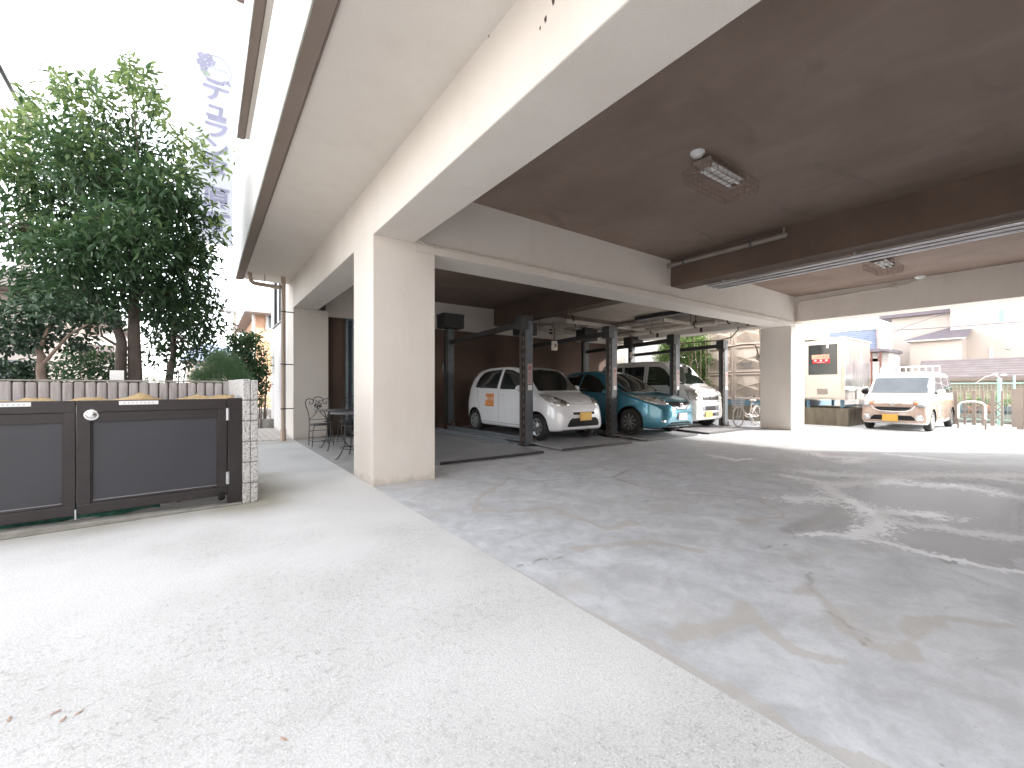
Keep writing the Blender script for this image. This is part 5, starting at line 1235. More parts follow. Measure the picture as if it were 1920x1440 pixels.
# main evergreen tree
D0 = 6.25; base = (-.86, 8.25, 0)
TR_ = thing('evergreen_tree', 'large evergreen tree behind the gates with pale green shoots at the top', 'tree', base)
cl = []; tg = []
spec = [(215,330,95,0,.42),(130,400,95,.5,.45),(300,420,95,-.2,.30),(70,340,70,.2,.55),(200,500,105,-.4,.32),(330,500,75,.2,.33),(100,500,85,.4,.36),(335,400,52,-.1,.42),(200,235,70,.1,.62),(105,255,65,-.3,.68),
 (270,300,75,.6,.30),(30,430,60,.1,.5),(330,560,60,.4,.35),(150,560,60,-.2,.30),(255,560,70,.7,.25),(240,390,100,.9,.25),(30,300,50,.3,.68),(250,190,45,0,.78),(60,545,45,.3,.35),(370,475,32,.1,.5),(352,330,24,.2,.72),(150,300,70,-.6,.5),(230,450,80,-.9,.38),(130,470,70,-.9,.42),(300,350,60,-.6,.4),(10,250,30,.2,.75),(150,205,40,.1,.75)]
for px, py, r_, dy, tn in spec:
    D = D0+dy; c = ray(px, py, D); rad = r_*D/800; cl.append((c, (rad,rad*.95,rad*.9), (440 if py > 280 else 200)*(r_/60)**1.75, tn+.05)); tg.append(c)
# sprays of shoots
sp_ = [(245,150),(235,130),(280,160),(290,180),(120,170),(60,180),(45,210),(100,150),(170,150),(395,290),(420,300),(400,330),(370,270),(405,400),(410,440),(300,215),(180,175),(20,230),(10,300),(75,230),(345,300),(330,260),(140,185),(255,120)]
rs = random.Random(4)
for px, py in sp_:
    for q in range(6 if px < 380 else 2):
        a = px+rs.uniform(-14,14); b = py+rs.uniform(-14,22); c = ray(a, b, D0+rs.uniform(-.3,.4)); cl.append((c, (.10,.10,.16), 9, rs.uniform(.7,.98)))
branchy(base, ray(250, 330, D0+.1), .112, tg, TR_, M['bark'], 2, .42)
g = MB(); b2 = Vector(base)+Vector((-.10,-.02,0)); g.tube([b2, b2+Vector((-.03,0,1.25)), Vector(ray(228,640,6.2)), Vector(ray(215,600,6.2)), Vector(ray(180,560,6.1)), Vector(ray(120,500,6.2))], [.085,.07,.06,.05,.035,.02], 10)
g.tube([Vector(ray(243,655,6.2)), Vector(ray(215,645,6.3)), Vector(ray(190,630,6.3))], [.03,.022,.015], 8); obj('trunk', g, M['bark'], TR_, 'second stem leaning left')
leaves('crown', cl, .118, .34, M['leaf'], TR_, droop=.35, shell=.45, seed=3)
# darker tree to the right of the trunk
t = thing('shade_tree', 'dark evergreen tree right of the big trunk', 'tree', (-.52, 9.6, 0))
cl = []; tg = []
for px, py, r_, dy, tn in [(345,470,48,0,.3),(330,540,62,.2,.25),(360,600,55,.1,.3),(300,600,58,.5,.22),(345,655,42,.2,.28),(385,610,38,-.2,.42),(300,660,35,.2,.25),(395,560,28,0,.45),(380,660,28,0,.4),(330,610,60,.7,.2)]:
    D = 7.5+dy; c = ray(px, py, D); rad = r_*D/800; cl.append((c, (rad,rad,rad*.85), 380*(r_/50)**1.8, tn)); tg.append(c)
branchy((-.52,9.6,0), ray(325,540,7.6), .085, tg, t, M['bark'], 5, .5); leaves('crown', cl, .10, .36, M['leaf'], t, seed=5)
# small camellia at the left
t = thing('camellia_tree', 'small glossy leaved tree with forked pale trunk at the left edge', 'tree', (-1.60, 7.25, 0))
cl = []; tg = []
for px, py, r_, dy, tn in [(60,590,52,0,.42),(120,585,50,-.1,.45),(170,600,38,.1,.35),(20,610,45,.1,.4),(90,630,45,.2,.22),(-20,600,50,.2,.4),(40,640,40,-.1,.35),(150,640,30,.2,.25),(95,560,35,.1,.5),(0,650,34,0,.4),(195,590,22,0,.45)]:
    D = 5.0+dy; c = ray(px, py, D); rad = r_*D/800; cl.append((c, (rad,rad,rad*.62), 210*(r_/45)**1.6, tn)); tg.append(c)
g = MB(); g.tube([(-1.60,7.25,0), ray(78,712,5.0), ray(76,690,5.0), ray(78,668,5.0), ray(70,652,5.0)], [.05,.042,.040,.038,.03], 10)
g.tube([ray(76,660,5.0), ray(82,635,5.0), ray(93,612,5.0), ray(95,592,5.0)], [.022,.019,.016,.01], 8); g.tube([ray(83,680,5.0), ray(105,655,4.98), ray(130,627,4.95), ray(165,608,4.9)], [.019,.016,.013,.008], 8)
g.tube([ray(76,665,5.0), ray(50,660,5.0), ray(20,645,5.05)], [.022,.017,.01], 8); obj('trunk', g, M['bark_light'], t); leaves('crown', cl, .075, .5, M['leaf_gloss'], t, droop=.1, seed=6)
def bush(name, label, cat, spec, D, size, ratio, m, seed, base=None, flat=.8, dens=300, droop=.1, stem=None, group=None):
    cs = [ray(px, py, D+dy) for px, py, r_, dy, tn in spec]; c0 = cs[0]
    t = thing(name, label, cat, (c0[0], c0[1], 0), 0, group)
    cl = [(c, (r_*D/800,r_*D/800,r_*D/800*flat), dens*(r_/40)**1.7, tn) for c, (px,py,r_,dy,tn) in zip(cs, spec)]
    g = MB(); r2 = random.Random(seed)
    for c in cs:
        b = Vector((c0[0]+r2.uniform(-.12,.12), c0[1]+r2.uniform(-.12,.12), 0)); g.tube([b, b.lerp(Vector(c),.5)+Vector((0,0,.1)), c], [.02,.014,.006], 6)
    obj('stems', g, M['bark'], t); leaves('foliage', cl, size, ratio, m, t, droop=droop, seed=seed); return t
bush('hedge_bush', 'dark green bush left of the big trunk above the fence', 'bush', [(170,690,48,0,.25),(120,700,40,.2,.25),(215,685,42,.1,.28),(150,665,30,.3,.35),(200,715,40,0,.25),(235,700,25,.2,.5)], 7.0, .075, .45, M['leaf'], 7)
bush('laurel_bush', 'low glossy bush at the left edge above the fence', 'bush', [(25,705,34,0,.4),(55,700,26,.1,.35),(-10,700,34,0,.4),(70,680,14,0,.55)], 5.6, .075, .5, M['leaf_gloss'], 8)
bush('twiggy_bush', 'sparse twigs with dark leaves between the trunk and feathery bush', 'bush', [(335,695,17,0,.25),(350,682,10,0,.25),(322,700,12,0,.3)], 6.6, .07, .5, M['leaf_gloss'], 9, dens=120)
bush('lime_hedge', 'low yellow green hedge seen through the trunks', 'hedge', [(300,712,16,0,.6),(330,714,14,0,.5),(360,712,14,.1,.6),(275,706,14,.2,.6)], 8.4, .06, .4, M['leaf_lime'], 10, dens=260)
# feathery bush
t = thing('feathery_bush', 'soft light green feathery bush above the fence end', 'bush', (.0, 7.9, 0)); cl = []
for px, py, r_, tn in [(400,702,28,.5),(435,700,26,.45),(412,680,22,.65),(375,708,20,.5),(455,712,16,.4),(430,686,18,.6),(408,670,12,.75)]:
    c = ray(px, py, 6.6); cl.append((c, (r_*6.6/800,)*3, 2200*(r_/25)**1.6, tn))
leaves('foliage', cl, .07, .035, M['leaf_fern'], t, droop=-.35, seed=12, shell=.2)
g = MB(); c0 = Vector(ray(415,715,6.6)); g.tube([(c0.x,c0.y,0), c0, ray(412,690,6.6)], [.03,.02,.008], 6); obj('stems', g, M['bark'], t)
bush('garden_tree', 'dark bushy tree beside the white wall, in front of the peach house', 'tree', [(455,640,26,0,.4),(440,665,24,.2,.35),(470,665,26,0,.3),(455,690,30,.1,.25),(480,690,20,0,.3),(465,715,24,0,.2),(440,640,14,0,.6),(475,635,14,0,.6),(488,725,18,0,.2),(490,700,14,0,.4),(478,750,16,0,.2),(448,720,20,.2,.2)], 10.6, .09, .45, M['leaf'], 13, dens=900)
bush('light_shrub', 'thin yellow green shrub in front of the peach house', 'bush', [(492,665,16,0,.5),(500,690,14,0,.4),(495,650,10,0,.6),(502,675,12,0,.5)], 12.5, .08, .35, M['leaf_lime'], 14, dens=420)
bush('ground_shrub', 'green undergrowth beside the tiled path', 'bush', [(492,752,14,0,.6),(503,757,12,0,.5),(484,762,12,0,.5)], 13.5, .08, .3, M['leaf_lime'], 15, dens=200)
# path things
t = thing('stone_planter', 'white round planter bowl by the tiled path', 'planter', (*gp(498,789),0)); q = gp(498, 789)
g = MB(); g.lathe([(0,0),(.17,0),(.15,.05),(.09,.12),(.10,.2),(.2,.26),(.30,.36),(.33,.44),(.28,.44),(.20,.34),(0,.33)], (q[0],q[1],0), 'Z', 24); obj('bowl', g, mat('pale stone', (.55,.53,.49), rough=.9), t)
g = MB()
LG = thing('log_edging', 'short upright log edging round the garden bed', 'edging', (*gp(495,786),0))
for k in range(12):
    q = gp(484+k*2.1, 789-.2*k); g = MB(); g.lathe([(0,0),(.05,0),(.05,.24),(.04,.26),(0,.26)], (q[0],q[1],0), 'Z', 10); obj('log', g, M['wood'], LG)
g = MB(); q = gp(504, 803); pts = [(q[0]+.35*math.cos(a), q[1]+.35+.45*math.sin(a), 0) for a in np.linspace(math.pi*.9, math.pi*1.7, 14)]
vs = []
for p in pts: vs += [(p[0],p[1],0),(p[0]+.12,p[1]+.05,0),(p[0]+.12,p[1]+.05,.28),(p[0],p[1],.28)]
g.add(vs, [(i*4+j, (i+1)*4+j, (i+1)*4+(j+1) % 4, i*4+(j+1) % 4) for i in range(13) for j in range(4)]+[(0,1,2,3),(52,55,54,53)], False); single('curved_stone_edge', g, M['curb'], 'low curved dark stone edging at the foot of the white wall', 'edging')
# big trees behind the garage
def back_tree(name, label, cs, D, size, ratio, m, seed, base, trunk=.12, dens=500, group=None):
    t = thing(name, label, 'tree', base, 0, group); cl = []; tg = []
    for px, py, r_, dy, tn in cs:
        c = ray(px, py, D+dy); rad = r_*D/800; cl.append((c, (rad,rad,rad), dens*(r_/30)**1.6, tn)); tg.append(c)
    top = max(tg, key=lambda c: c[2]); branchy(base, (base[0]*.6+top[0]*.4, base[1]*.6+top[1]*.4, top[2]*.85), trunk, tg, t, M['bark_light'], seed, .35); leaves('crown', cl, size, ratio, m, t, droop=.5, seed=seed, shell=.2)
q = gp(1262, 786)
back_tree('bamboo_tree', 'bright leafy tree in the opening behind the white van', [(1262,650,26,0,.55),(1290,640,28,.5,.5),(1245,668,20,0,.6),(1285,685,28,0,.4),(1310,660,24,.3,.5),(1312,700,20,0,.45),(1275,625,24,.6,.65),(1305,620,22,.2,.6),(1250,635,16,0,.7),(1300,730,22,0,.35)], 17.5, .12, .30, M['leaf_bamboo'], 21, (14.6,9.9,0), .07, 1900)
back_tree('slim_tree', 'slim tree with bare stems beside the panel tank', [(1300,645,14,0,.5),(1318,640,13,0,.6),(1322,675,13,0,.5),(1318,720,14,0,.4),(1296,700,14,0,.4)], 16.6, .11, .30, M['leaf_bamboo'], 22, (15.3,9.6,0), .05, 1400)
g = MB()
for a, b, c_, d_ in ((1300,1310,632,760),(1314,1308,640,760),(1322,1321,625,760),(1290,1300,665,740)): g.tube([ray(b,d_,16.2), ray((a+b)/2+3,(c_+d_)/2,16.2), ray(a,c_,16.2)], [.022,.018,.010], 6)
single('bare_stems', g, M['bark_light'], 'pale bare stems beside the panel tank', 'stems')
bush('bamboo_thicket', 'dense green thicket filling the opening between the van and the tank', 'bush', [(1285,660,24,0,.35),(1310,660,22,0,.4),(1300,700,26,0,.3),(1320,690,20,0,.35),(1280,695,22,0,.3),(1318,635,18,.3,.5),(1288,628,18,.3,.5),(1310,730,22,0,.3)], 19.5, .13, .30, M['leaf_bamboo'], 26, dens=2200)
bush('yellow_bush', 'yellow green bush between the pump cabinet and the minivan', 'bush', [(1632,722,13,0,.6),(1640,714,10,0,.75),(1630,735,11,0,.5),(1645,728,10,0,.6)], 22, .14, .4, M['leaf_lime'], 23, dens=260)
bush('ivy_bush', 'green bush with yellow flowers behind the mint fence', 'bush', [(1845,735,10,0,.7),(1850,750,12,0,.5),(1880,752,11,0,.6),(1820,755,9,0,.5),(1900,748,10,0,.6),(1840,722,7,0,.8)], 24, .16, .4, M['leaf_lime'], 24, dens=200)
# ================================================================ patio furniture
def table(x, y, z, r, label, rot):
    t = thing('patio_table', label, 'table', (x, y, 0), 0, 'round wrought iron patio tables')
    g = MB(); g.lathe([(0,z-.012),(r*.96,z-.014),(r,z-.016),(r,z),(r*.985,z+.004),(0,z+.004)], (x,y,0), 'Z', 48); obj('tabletop', g, mat('mosaic table top', (.16,.15,.15), (.09,.09,.10), rough=.4, scale=30), t)
    for k in range(4 if False else 3):
        a = rot+2*math.pi*k/3; dx, dy = math.cos(a), math.sin(a)
        g = MB(); pr = [(r*.72,z-.02),(r*.60,z-.07),(r*.45,z-.20),(r*.42,z-.40),(r*.50,z-.56),(r*.68,z-.68),(r*.88,z-.755),(r*.95,.008)]
        g.tube([(x+dx*a_,y+dy*a_,b_) for a_, b_ in pr], .010, 8)
        g.lathe([(0,0),(.025,0),(.018,.012),(0,.014)], (x+dx*r*.95,y+dy*r*.95,0), 'Z', 12)
        sc = [(r*.45-.0-.07*math.cos(q)*(1-q/7), z-.16+.05*math.sin(q)*(1-q/7)) for q in np.linspace(0, 5, 12)]
        g.tube([(x+dx*a_,y+dy*a_,b_) for a_, b_ in sc], .006, 6)
        obj('leg', g, M['iron'], t)
    for zz, rr_ in ((z-.22, .44), (.16, .56)): g = MB(); g.tube([(x+r*rr_*math.cos(q), y+r*rr_*math.sin(q), zz+(.0)) for q in np.linspace(0, 2*math.pi, 25)[:-1]], .007, 6, closed=True); obj('ring', g, M['iron'], t)
table(2.02, 8.78, .76, .37, 'round dark iron table beside the ornate chair, farther from the pillar', R(-120))
table(2.06, 7.55, .765, .37, 'round dark iron table half hidden by the nearest pillar', R(-155))
def chair(x, y, rz, label):
    t = thing('iron_chair', label, 'chair', (x, y, 0), rz, 'ornate wrought iron patio chairs'); t['_o'] = (0,0,0)
    # local: faces -y, back at +y
    W = .21; zs = .45
    g = MB(); g.lathe([(0,zs),(W,zs),(W+.008,zs-.012),(W,zs-.024),(0,zs-.024)], (0,0,0), 'Z', 32); obj('seat', g, M['iron'], t)
    for sx in (-1, 1):
        g = MB(); g.tube([(sx*.19,.17,.0),(sx*.185,.17,.2),(sx*.18,.17,zs),(sx*.185,.18,.60),(sx*.20,.19,.70),(sx*.235,.20,.80),(sx*.245,.205,.88),(sx*.225,.21,.945),(sx*.17,.21,.965),(sx*.11,.21,.945),(sx*.09,.21,.90),(sx*.11,.21,.855),(sx*.155,.21,.85),(sx*.17,.21,.885),(sx*.15,.21,.91)], .009, 8); g.lathe([(0,0),(.022,0),(.012,.012),(0,.014)], (sx*.19,.17,0), 'Z', 10); obj('leg', g, M['iron'], t)
        g = MB(); g.tube([(sx*.205,-.19,0),(sx*.195,-.19,.15),(sx*.185,-.18,.32),(sx*.165,-.16,.40),(sx*.13,-.13,zs-.02)], .009, 8); g.lathe([(0,0),(.022,0),(.012,.012),(0,.014)], (sx*.205,-.19,0), 'Z', 10); obj('leg', g, M['iron'], t)
        g = MB(); g.tube([(sx*.19,.17,.13),(sx*.20,-.19,.11)], .006, 6); g.tube([(sx*.18,.17,.30),(sx*.185,-.18,.30)], .006, 6); obj('stretcher', g, M['iron'], t)
    g = MB(); g.tube([(-.19,.17,.16),(.19,.17,.16)], .006, 6); g.tube([(-.20,-.19,.11),(.20,-.19,.11)], .006, 6); g.tube([(-.18,.17,.30),(.18,.17,.30)], .006, 6); g.tube([(-.18,.175,.53),(.18,.175,.53)], .006, 6); obj('stretcher', g, M['iron'], t)
    g = MB(); g.tube([(.075*math.cos(a)*1.2,.21,.93+.07*math.sin(a)) for a in np.linspace(-.3, math.pi+.3, 16)], .008, 8)
    for sx in (-1, 1):
        g.tube([(sx*(.03+.03*math.cos(a)*(1-a/9)),.21,.90+.03*math.sin(a)*(1-a/9)) for a in np.linspace(0, 5.5, 14)], .006, 6)
        g.tube([(sx*(.06+.04*math.cos(a)*(1-a/9)),.20,.70+.04*math.sin(a)*(1-a/9)) for a in np.linspace(0, 5.5, 14)], .006, 6)
        g.tube([(sx*.18,.178,.54),(sx*.10,.185,.60),(sx*.03,.19,.68),(sx*.01,.2,.74)], .007, 6)
    rr = random.Random(2)
    for k in range(60):
        a = rr.uniform(0, 6.3); q = rr.random()**.5; c = (.075*q*math.cos(a),.21,.82+.07*q*math.sin(a)); g.ball(c, .011,.006,.011, 4)
    obj('backrest', g, M['iron'], t)
chair(1.93, 9.45, R(2), 'ornate iron chair with scroll back against the far pillar')
chair(2.62, 9.85, R(-35), 'ornate iron chair partly hidden behind the tables')
g = MB(); q = ray(648, 826, 10.0); g.lathe([(0,0),(.12,0),(.15,.2),(.12,.34),(.14,.36),(0,.34)], (2.9,10.9,0), 'Z', 20); single('dark_pot', g, M['iron'], 'dark pot by the patio door', 'pot')

# ================================================================ panel tank, pump cabinet
TX = 16.2
T = thing('panel_tank', 'large cream water tank of square star embossed panels', 'water tank', (17.5, 7, 0))
def panel(y0, z0, face='x'):
    g = MB(); s_ = 1.03; h = 1.0; m_ = .045; c = (y0+s_/2, z0+h/2)
    def P(a, b, d): return (TX-d, y0+a*s_, z0+b*h) if face == 'x' else (TX+a*s_, y0, z0+b*h)
    a0, a1 = m_, 1-m_
    # outer flange, shallow rim, dished field with four pointed star ridges
    pts = [P(0,0,0),P(1,0,0),P(1,1,0),P(0,1,0),P(a0,a0,.03),P(a1,a0,.03),P(a1,a1,.03),P(a0,a1,.03),P(.12,.12,-.02),P(.88,.12,-.02),P(.88,.88,-.02),P(.12,.88,-.02)]
    fs = [(0,1,5,4),(1,2,6,5),(2,3,7,6),(3,0,4,7),(4,5,9,8),(5,6,10,9),(6,7,11,10),(7,4,8,11)]
    b = len(pts); ring = [P(.32,.88,-.02),P(.68,.88,-.02),P(.90,.64,.02),P(.90,.36,.02),P(.68,.12,-.02),P(.32,.12,-.02),P(.10,.36,.02),P(.10,.64,.02)]
    pts += ring+[P(.5,.52,.16),P(.78,.5,.012),P(.22,.5,.012)]; c_ = b+8
    fs += [(b,c_,b+1),(b+1,c_,b+2),(b+2,c_,b+9),(b+9,c_,b+3),(b+2,b+9,b+3),(b+3,c_,b+4),(b+4,c_,b+5),(b+5,c_,b+6),(b+6,c_,b+10),(b+10,c_,b+7),(b+6,b+10,b+7),(b+7,c_,b)]
    fs += [(11,b,7+b) if False else (11,b,b+7),(10,b+2,b+1),(9,b+4,b+3),(8,b+6,b+5),(11,10,b+1,b),(8,b+5,b+4,9),(9,b+3,b+2,10),(8,11,b+7,b+6)]
    g.add(pts, fs, False); o = obj('panel', g, M['frp'], T); return o
for k in range(3):
    for r_ in range(3):
        panel(6.14+k*1.035, .74+r_*1.005)
g = MB(); g.box(TX+.075,TX+3.1,6.14,9.25,.74,3.75); obj('shell', g, M['frp'], T)
g = MB(); g.box(TX-.05,TX+3.15,6.08,9.3,.56,.735); obj('base_frame', g, M['blue_paint'], T)
q = onX(1400, 686, TX-.05); g = text_mb('受水槽', .15, (TX-.095,q[1],q[2]+.06), (0,-1,0), (0,0,1)); g = text_mb('有効容量 15 m³', .085, (TX-.095,q[1],q[2]-.11), (0,-1,0), (0,0,1), g); obj('lettering', g, mat('dark blue grey print', (.15,.16,.20), rough=.6), T)
PL = thing('tank_plinth', 'stained concrete plinth carrying the tank and cabinet', 'plinth', (17.5, 7, 0))
g = MB(); g.box(16.05,19.6,4.62,10,0,.55); obj('block', g, M['plinth'], PL)
PC = thing('pump_cabinet', 'pump cabinet with ivory door and shiny stainless side on the plinth', 'cabinet', (17, 5, .55))
y0, y1, x0, x1, z0, z1_ = 4.72, 5.86, 16.12, 18.5, .82, 2.72
g = MB(); g.box(x0,x1,y0,y1,z0,z1_); obj('cabinet_body', g, M['stainless'], PC)
g = MB(); g.box(x0-.03,x1+.03,y0-.03,y1+.03,z1_+.0005,z1_+.06); obj('lid', g, M['stainless'], PC)
g = MB(); g.box(x0-.012,x0-.0005,y0+.0,y1,z0,z1_); fr = obj('front_frame', g, M['pipe_white'], PC)
g = MB(); g.box(x0-.032,x0-.0125,y0+.10,y1-.07,z0+.06,z1_-.06); dr = obj('door', g, M['door_panel'], PC)
g = MB(); g.box(x0-.04,x0-.0325,y0+.19,y1-.16,1.62,2.58); obj('window', g, M['dark_glass'], dr)
g = MB(); g.box(x0-.036,x0-.0325,y0+.44,y0+.74,.98,1.17)
for k in range(7): g.box(x0-.044,x0-.0365,y0+.46,y0+.72,.995+k*.024,1.005+k*.024)
obj('vent_grille', g, mat('grey vent', (.42,.37,.33), rough=.6), dr)
g = MB(); g.box(x0-.046,x0-.041,y0+.40,y0+.88,2.12,2.26); sg = obj('sign', g, M['salmon'], dr); g = MB(); g.box(x0-.046,x0-.041,y0+.39,y0+.86,1.98,2.1195); sg2 = obj('sign', g, M['red'], dr)
g = MB()
for yy in (y0+.48, y0+.63, y0+.78): g.lathe([(0,-.003),(.032,-.003),(.032,0)], (x0-.0462,yy,2.07), 'X', 14)
g.box(x0-.05,x0-.0465,y0+.52,y0+.74,2.01,2.02); obj('lettering', g, M['label'], sg2)
g = MB()
for k in range(5): g.box(x0-.05,x0-.0465,y0+.46+k*.08,y0+.50+k*.08,2.17,2.21)
obj('lettering', g, mat('pale red print', (.7,.22,.15), rough=.6), sg)
g = MB(); g.box(x0-.05,x0-.0405,y0+.42,y0+.48,2.46,2.57); obj('latch', g, M['alu'], dr)
g = MB()
for xx in (x0+.1, x1-.1):
    for yy in (y0+.1, y1-.12): g.box(xx-.05,xx+.05,yy-.04,yy+.04,.552,.82)
g.box(x0,x1,y0,y0+.06,.60,.66); obj('stand', g, M['blue_paint'], PC)
g = MB(); g.tube([(17.6,4.68,1.15),(17.2,4.6,1.16),(16.9,4.45,1.16),(16.3,4.40,1.15)], .06, 12); g.lathe([(.0,-.06),(.09,-.06),(.09,.06),(0,.06)], (16.95,4.45,1.16), 'X', 14); g.box(17.1,17.3,4.5,4.7,.552,1.1); single('pump_pipe', g, M['stainless'], 'thick silver pipe with flange beside the stainless cabinet', 'pipe')

# ================================================================ bicycles
def bicycle(loc, rz, label, col):
    t = thing('bicycle', label, 'bicycle', loc, rz, 'city bicycles beside the tank'); t['_o'] = (0,0,0)
    r = .31; wb = 1.10
    for x, nmx in ((0,'front_wheel'),(wb,'rear_wheel')):
        g = MB(); g.tube([(x+r*.965*math.cos(a), 0, r+r*.965*math.sin(a)) for a in np.linspace(0, 2*math.pi, 41)[:-1]], .017, 8, closed=True); w_ = obj(nmx, g, mat('cream tyre', (.55,.48,.43), rough=.7), t)
        g = MB(); g.tube([(x+r*.88*math.cos(a), 0, r+r*.88*math.sin(a)) for a in np.linspace(0, 2*math.pi, 41)[:-1]], .010, 6, closed=True); g.tube([(x,-.04,r),(x,.04,r)], .022, 8)
        for k in range(18): a = 2*math.pi*k/18; g.tube([(x,.015*(-1)**k,r),(x+r*.88*math.cos(a+.15*(-1)**k),0,r+r*.88*math.sin(a+.15*(-1)**k))], .002, 4)
        obj('rim', g, M['chrome'], w_)
        g = MB(); n_ = 22; vs = []
        for a in np.linspace(R(15) if x == 0 else R(-20), R(150) if x == 0 else R(165), n_):
            for yy in (-.028, 0, .028): vs.append((x+(r+.03-abs(yy)*.35)*math.cos(a), yy, r+(r+.03-abs(yy)*.35)*math.sin(a)))
        g.add(vs, [(i*3+j,(i+1)*3+j,(i+1)*3+j+1,i*3+j+1) for i in range(n_-1) for j in range(2)], True); o = obj('mudguard', g, col, t); md = o.modifiers.new('s','SOLIDIFY'); md.thickness = .004
    bb = (.62,0,.28); hd = (.18,0,.70); hb = (.20,0,.58)
    g = MB(); g.tube([hb,(.30,0,.42),(.44,0,.31),bb], .020, 8); g.tube([(.19,0,.66),(.34,0,.47),(.50,0,.36),(.66,0,.38)], .016, 8); g.tube([bb,(.74,0,.62),(.78,0,.74)], .018, 8); g.tube([bb,(wb,.05,r)], .012, 6); g.tube([bb,(wb,-.05,r)], .012, 6); g.tube([(.73,0,.58),(wb,.05,r)], .009, 6); g.tube([(.73,0,.58),(wb,-.05,r)], .009, 6); g.tube([hb,hd], .022, 8); obj('frame', g, col, t)
    g = MB(); g.tube([(.0,.05,r),(.10,.05,.60),(.19,.02,.63)], .011, 6); g.tube([(0,-.05,r),(.10,-.05,.60),(.19,-.02,.63)], .011, 6); obj('fork', g, col, t)
    g = MB(); g.tube([hd,(.16,0,.86)], .012, 8); g.tube([(.42,-.28,.93),(.32,-.27,.94),(.20,-.20,.92),(.15,-.06,.87),(.15,.06,.87),(.20,.20,.92),(.32,.27,.94),(.42,.28,.93)], .011, 8); hbr = obj('handlebar', g, M['chrome'], t)
    for s_ in (-1, 1):
        g = MB(); g.tube([(.33,s_*.27,.94),(.44,s_*.28,.928)], .017, 8); obj('grip', g, M['black'], hbr)
    g = MB(); g.ball((.84,0,.80), .13,.085,.04, 8); g.ball((.74,0,.80), .09,.04,.03, 8); g.tube([(.78,0,.72),(.80,0,.79)], .012); obj('saddle', g, mat('cream saddle', (.62,.52,.45), rough=.6), t)
    g = MB(); a = [(-.16,.14),(.10,.14),(.12,-.14),(-.18,-.14)]
    for k in range(9): 
        s_ = k/8; 
        for (p, q_) in ((a[0],a[1]),(a[1],a[2]),(a[2],a[3]),(a[3],a[0])): x_ = p[0]+(q_[0]-p[0])*s_; y_ = p[1]+(q_[1]-p[1])*s_; g.tube([(x_*.8,y_*.8,.60),(x_,y_,.84)], .003, 4)
    for z in (.60,.68,.76,.84): f_ = .8+.2*(z-.6)/.24; g.tube([(p[0]*f_,p[1]*f_,z) for p in a], .005, 5, closed=True)
    obj('basket', g, M['white_paint'], t)
    g = MB(); g.tube([(.78,.05,.68),(1.25,.06,.68),(1.25,-.06,.68),(.78,-.05,.68)], .007, 6); g.tube([(1.2,.06,.68),(wb,.06,r)], .006, 6); g.tube([(1.2,-.06,.68),(wb,-.06,r)], .006, 6)
    for k in range(3): g.tube([(.9+k*.12,.055,.68),(.9+k*.12,-.055,.68)], .005, 5)
    obj('rear_rack', g, M['chrome'], t)
    g = MB(); g.lathe([(0,-.01),(.085,-.01),(.085,.0),(0,.0)], (bb[0],-.05,bb[2]), 'Y', 18); g.box(bb[0]-.01,bb[0]+.01,-.08,-.06,bb[2]-.16,bb[2]); g.box(bb[0]-.04,bb[0]+.04,-.14,-.06,bb[2]-.18,bb[2]-.16); g.box(.60,1.08,-.045,-.03,bb[2]+.05,bb[2]+.085); obj('crank', g, M['alu'], t)
    return t
bicycle((13.12,6.50,0), R(-2), 'cream city bicycle with basket beside the far pillar', M['bike'])
bicycle((14.6,8.35,0), R(18), 'second bicycle mostly hidden behind the white van', M['white_paint'])

# ================================================================ yard at the far right
t = thing('folding_gate', 'tan aluminium accordion gate at the right of the minivan', 'gate', (18.9, 2, 0)); zt = 1.10
XG = 19.0
ys = [onX(px, 760, XG)[1] for px in (1790.5,1809,1826,1843,1861,1879)]
for i, y in enumerate(ys):
    wd = (.085, .05)[i % 2] if i else .11
    g = MB(); g.box(XG-.03,XG+.03,y-wd/2,y+wd/2,.06,zt); obj('picket', g, M['tan_metal'], t)
g = MB()
for a, b in zip(ys[:-1], ys[1:]):
    for z in (.22, .44, .62): g.bar((XG-.032,a,z),(XG-.032,b,z+.20),.008,.025); g.bar((XG+.032,a,z+.20),(XG+.032,b,z),.008,.025)
obj('lattice', g, M['tan_metal'], t)
ye = onX(1897, 760, XG)[1]
g = MB(); g.box(XG-.05,XG+.05,ye-.22,ye,.0,1.16); g.box(XG-.05,XG+.05,ye-.62,ye-.23,.0,1.18); g.box(XG-.07,XG+.07,ye-.9,ye-.63,.0,1.2); pst = obj('end_post', g, M['tan_metal'], t)
g = MB(); g.box(XG-.085,XG-.0705,ye-.75,ye-.68,.55,.75); g.box(XG-.12,XG-.051,ye-.1,ye+.02,.0,.06); obj('latch', g, M['alu'], pst)
t = thing('arch_barrier', 'arched steel tube barrier in front of the folding gate', 'barrier', (17.9, 2.2, 0)); XA = 18.0
ya, yb = onX(1796.5, 780, XA)[1], onX(1848, 780, XA)[1]; c = (ya+yb)/2; hw = (ya-yb)/2
arc = [(XA, c+hw*math.copysign(abs(math.cos(a))**.75, math.cos(a)), .62+.18*math.sin(a)**.8) for a in np.linspace(0.001, math.pi-.001, 25)]
g = MB(); g.tube([(XA,ya,.30)]+arc+[(XA,yb,.30)], .024, 10); obj('arch', g, M['white_paint'], t)
for y in (ya, yb): g = MB(); g.tube([(XA,y,0),(XA,y,.2995)], .0235, 10); obj('leg', g, M['tan_metal'], t)
t = thing('mesh_fence', 'mint green wire mesh fence behind the folding gate', 'fence', (21.5, 0, 0)); XF = 21.5
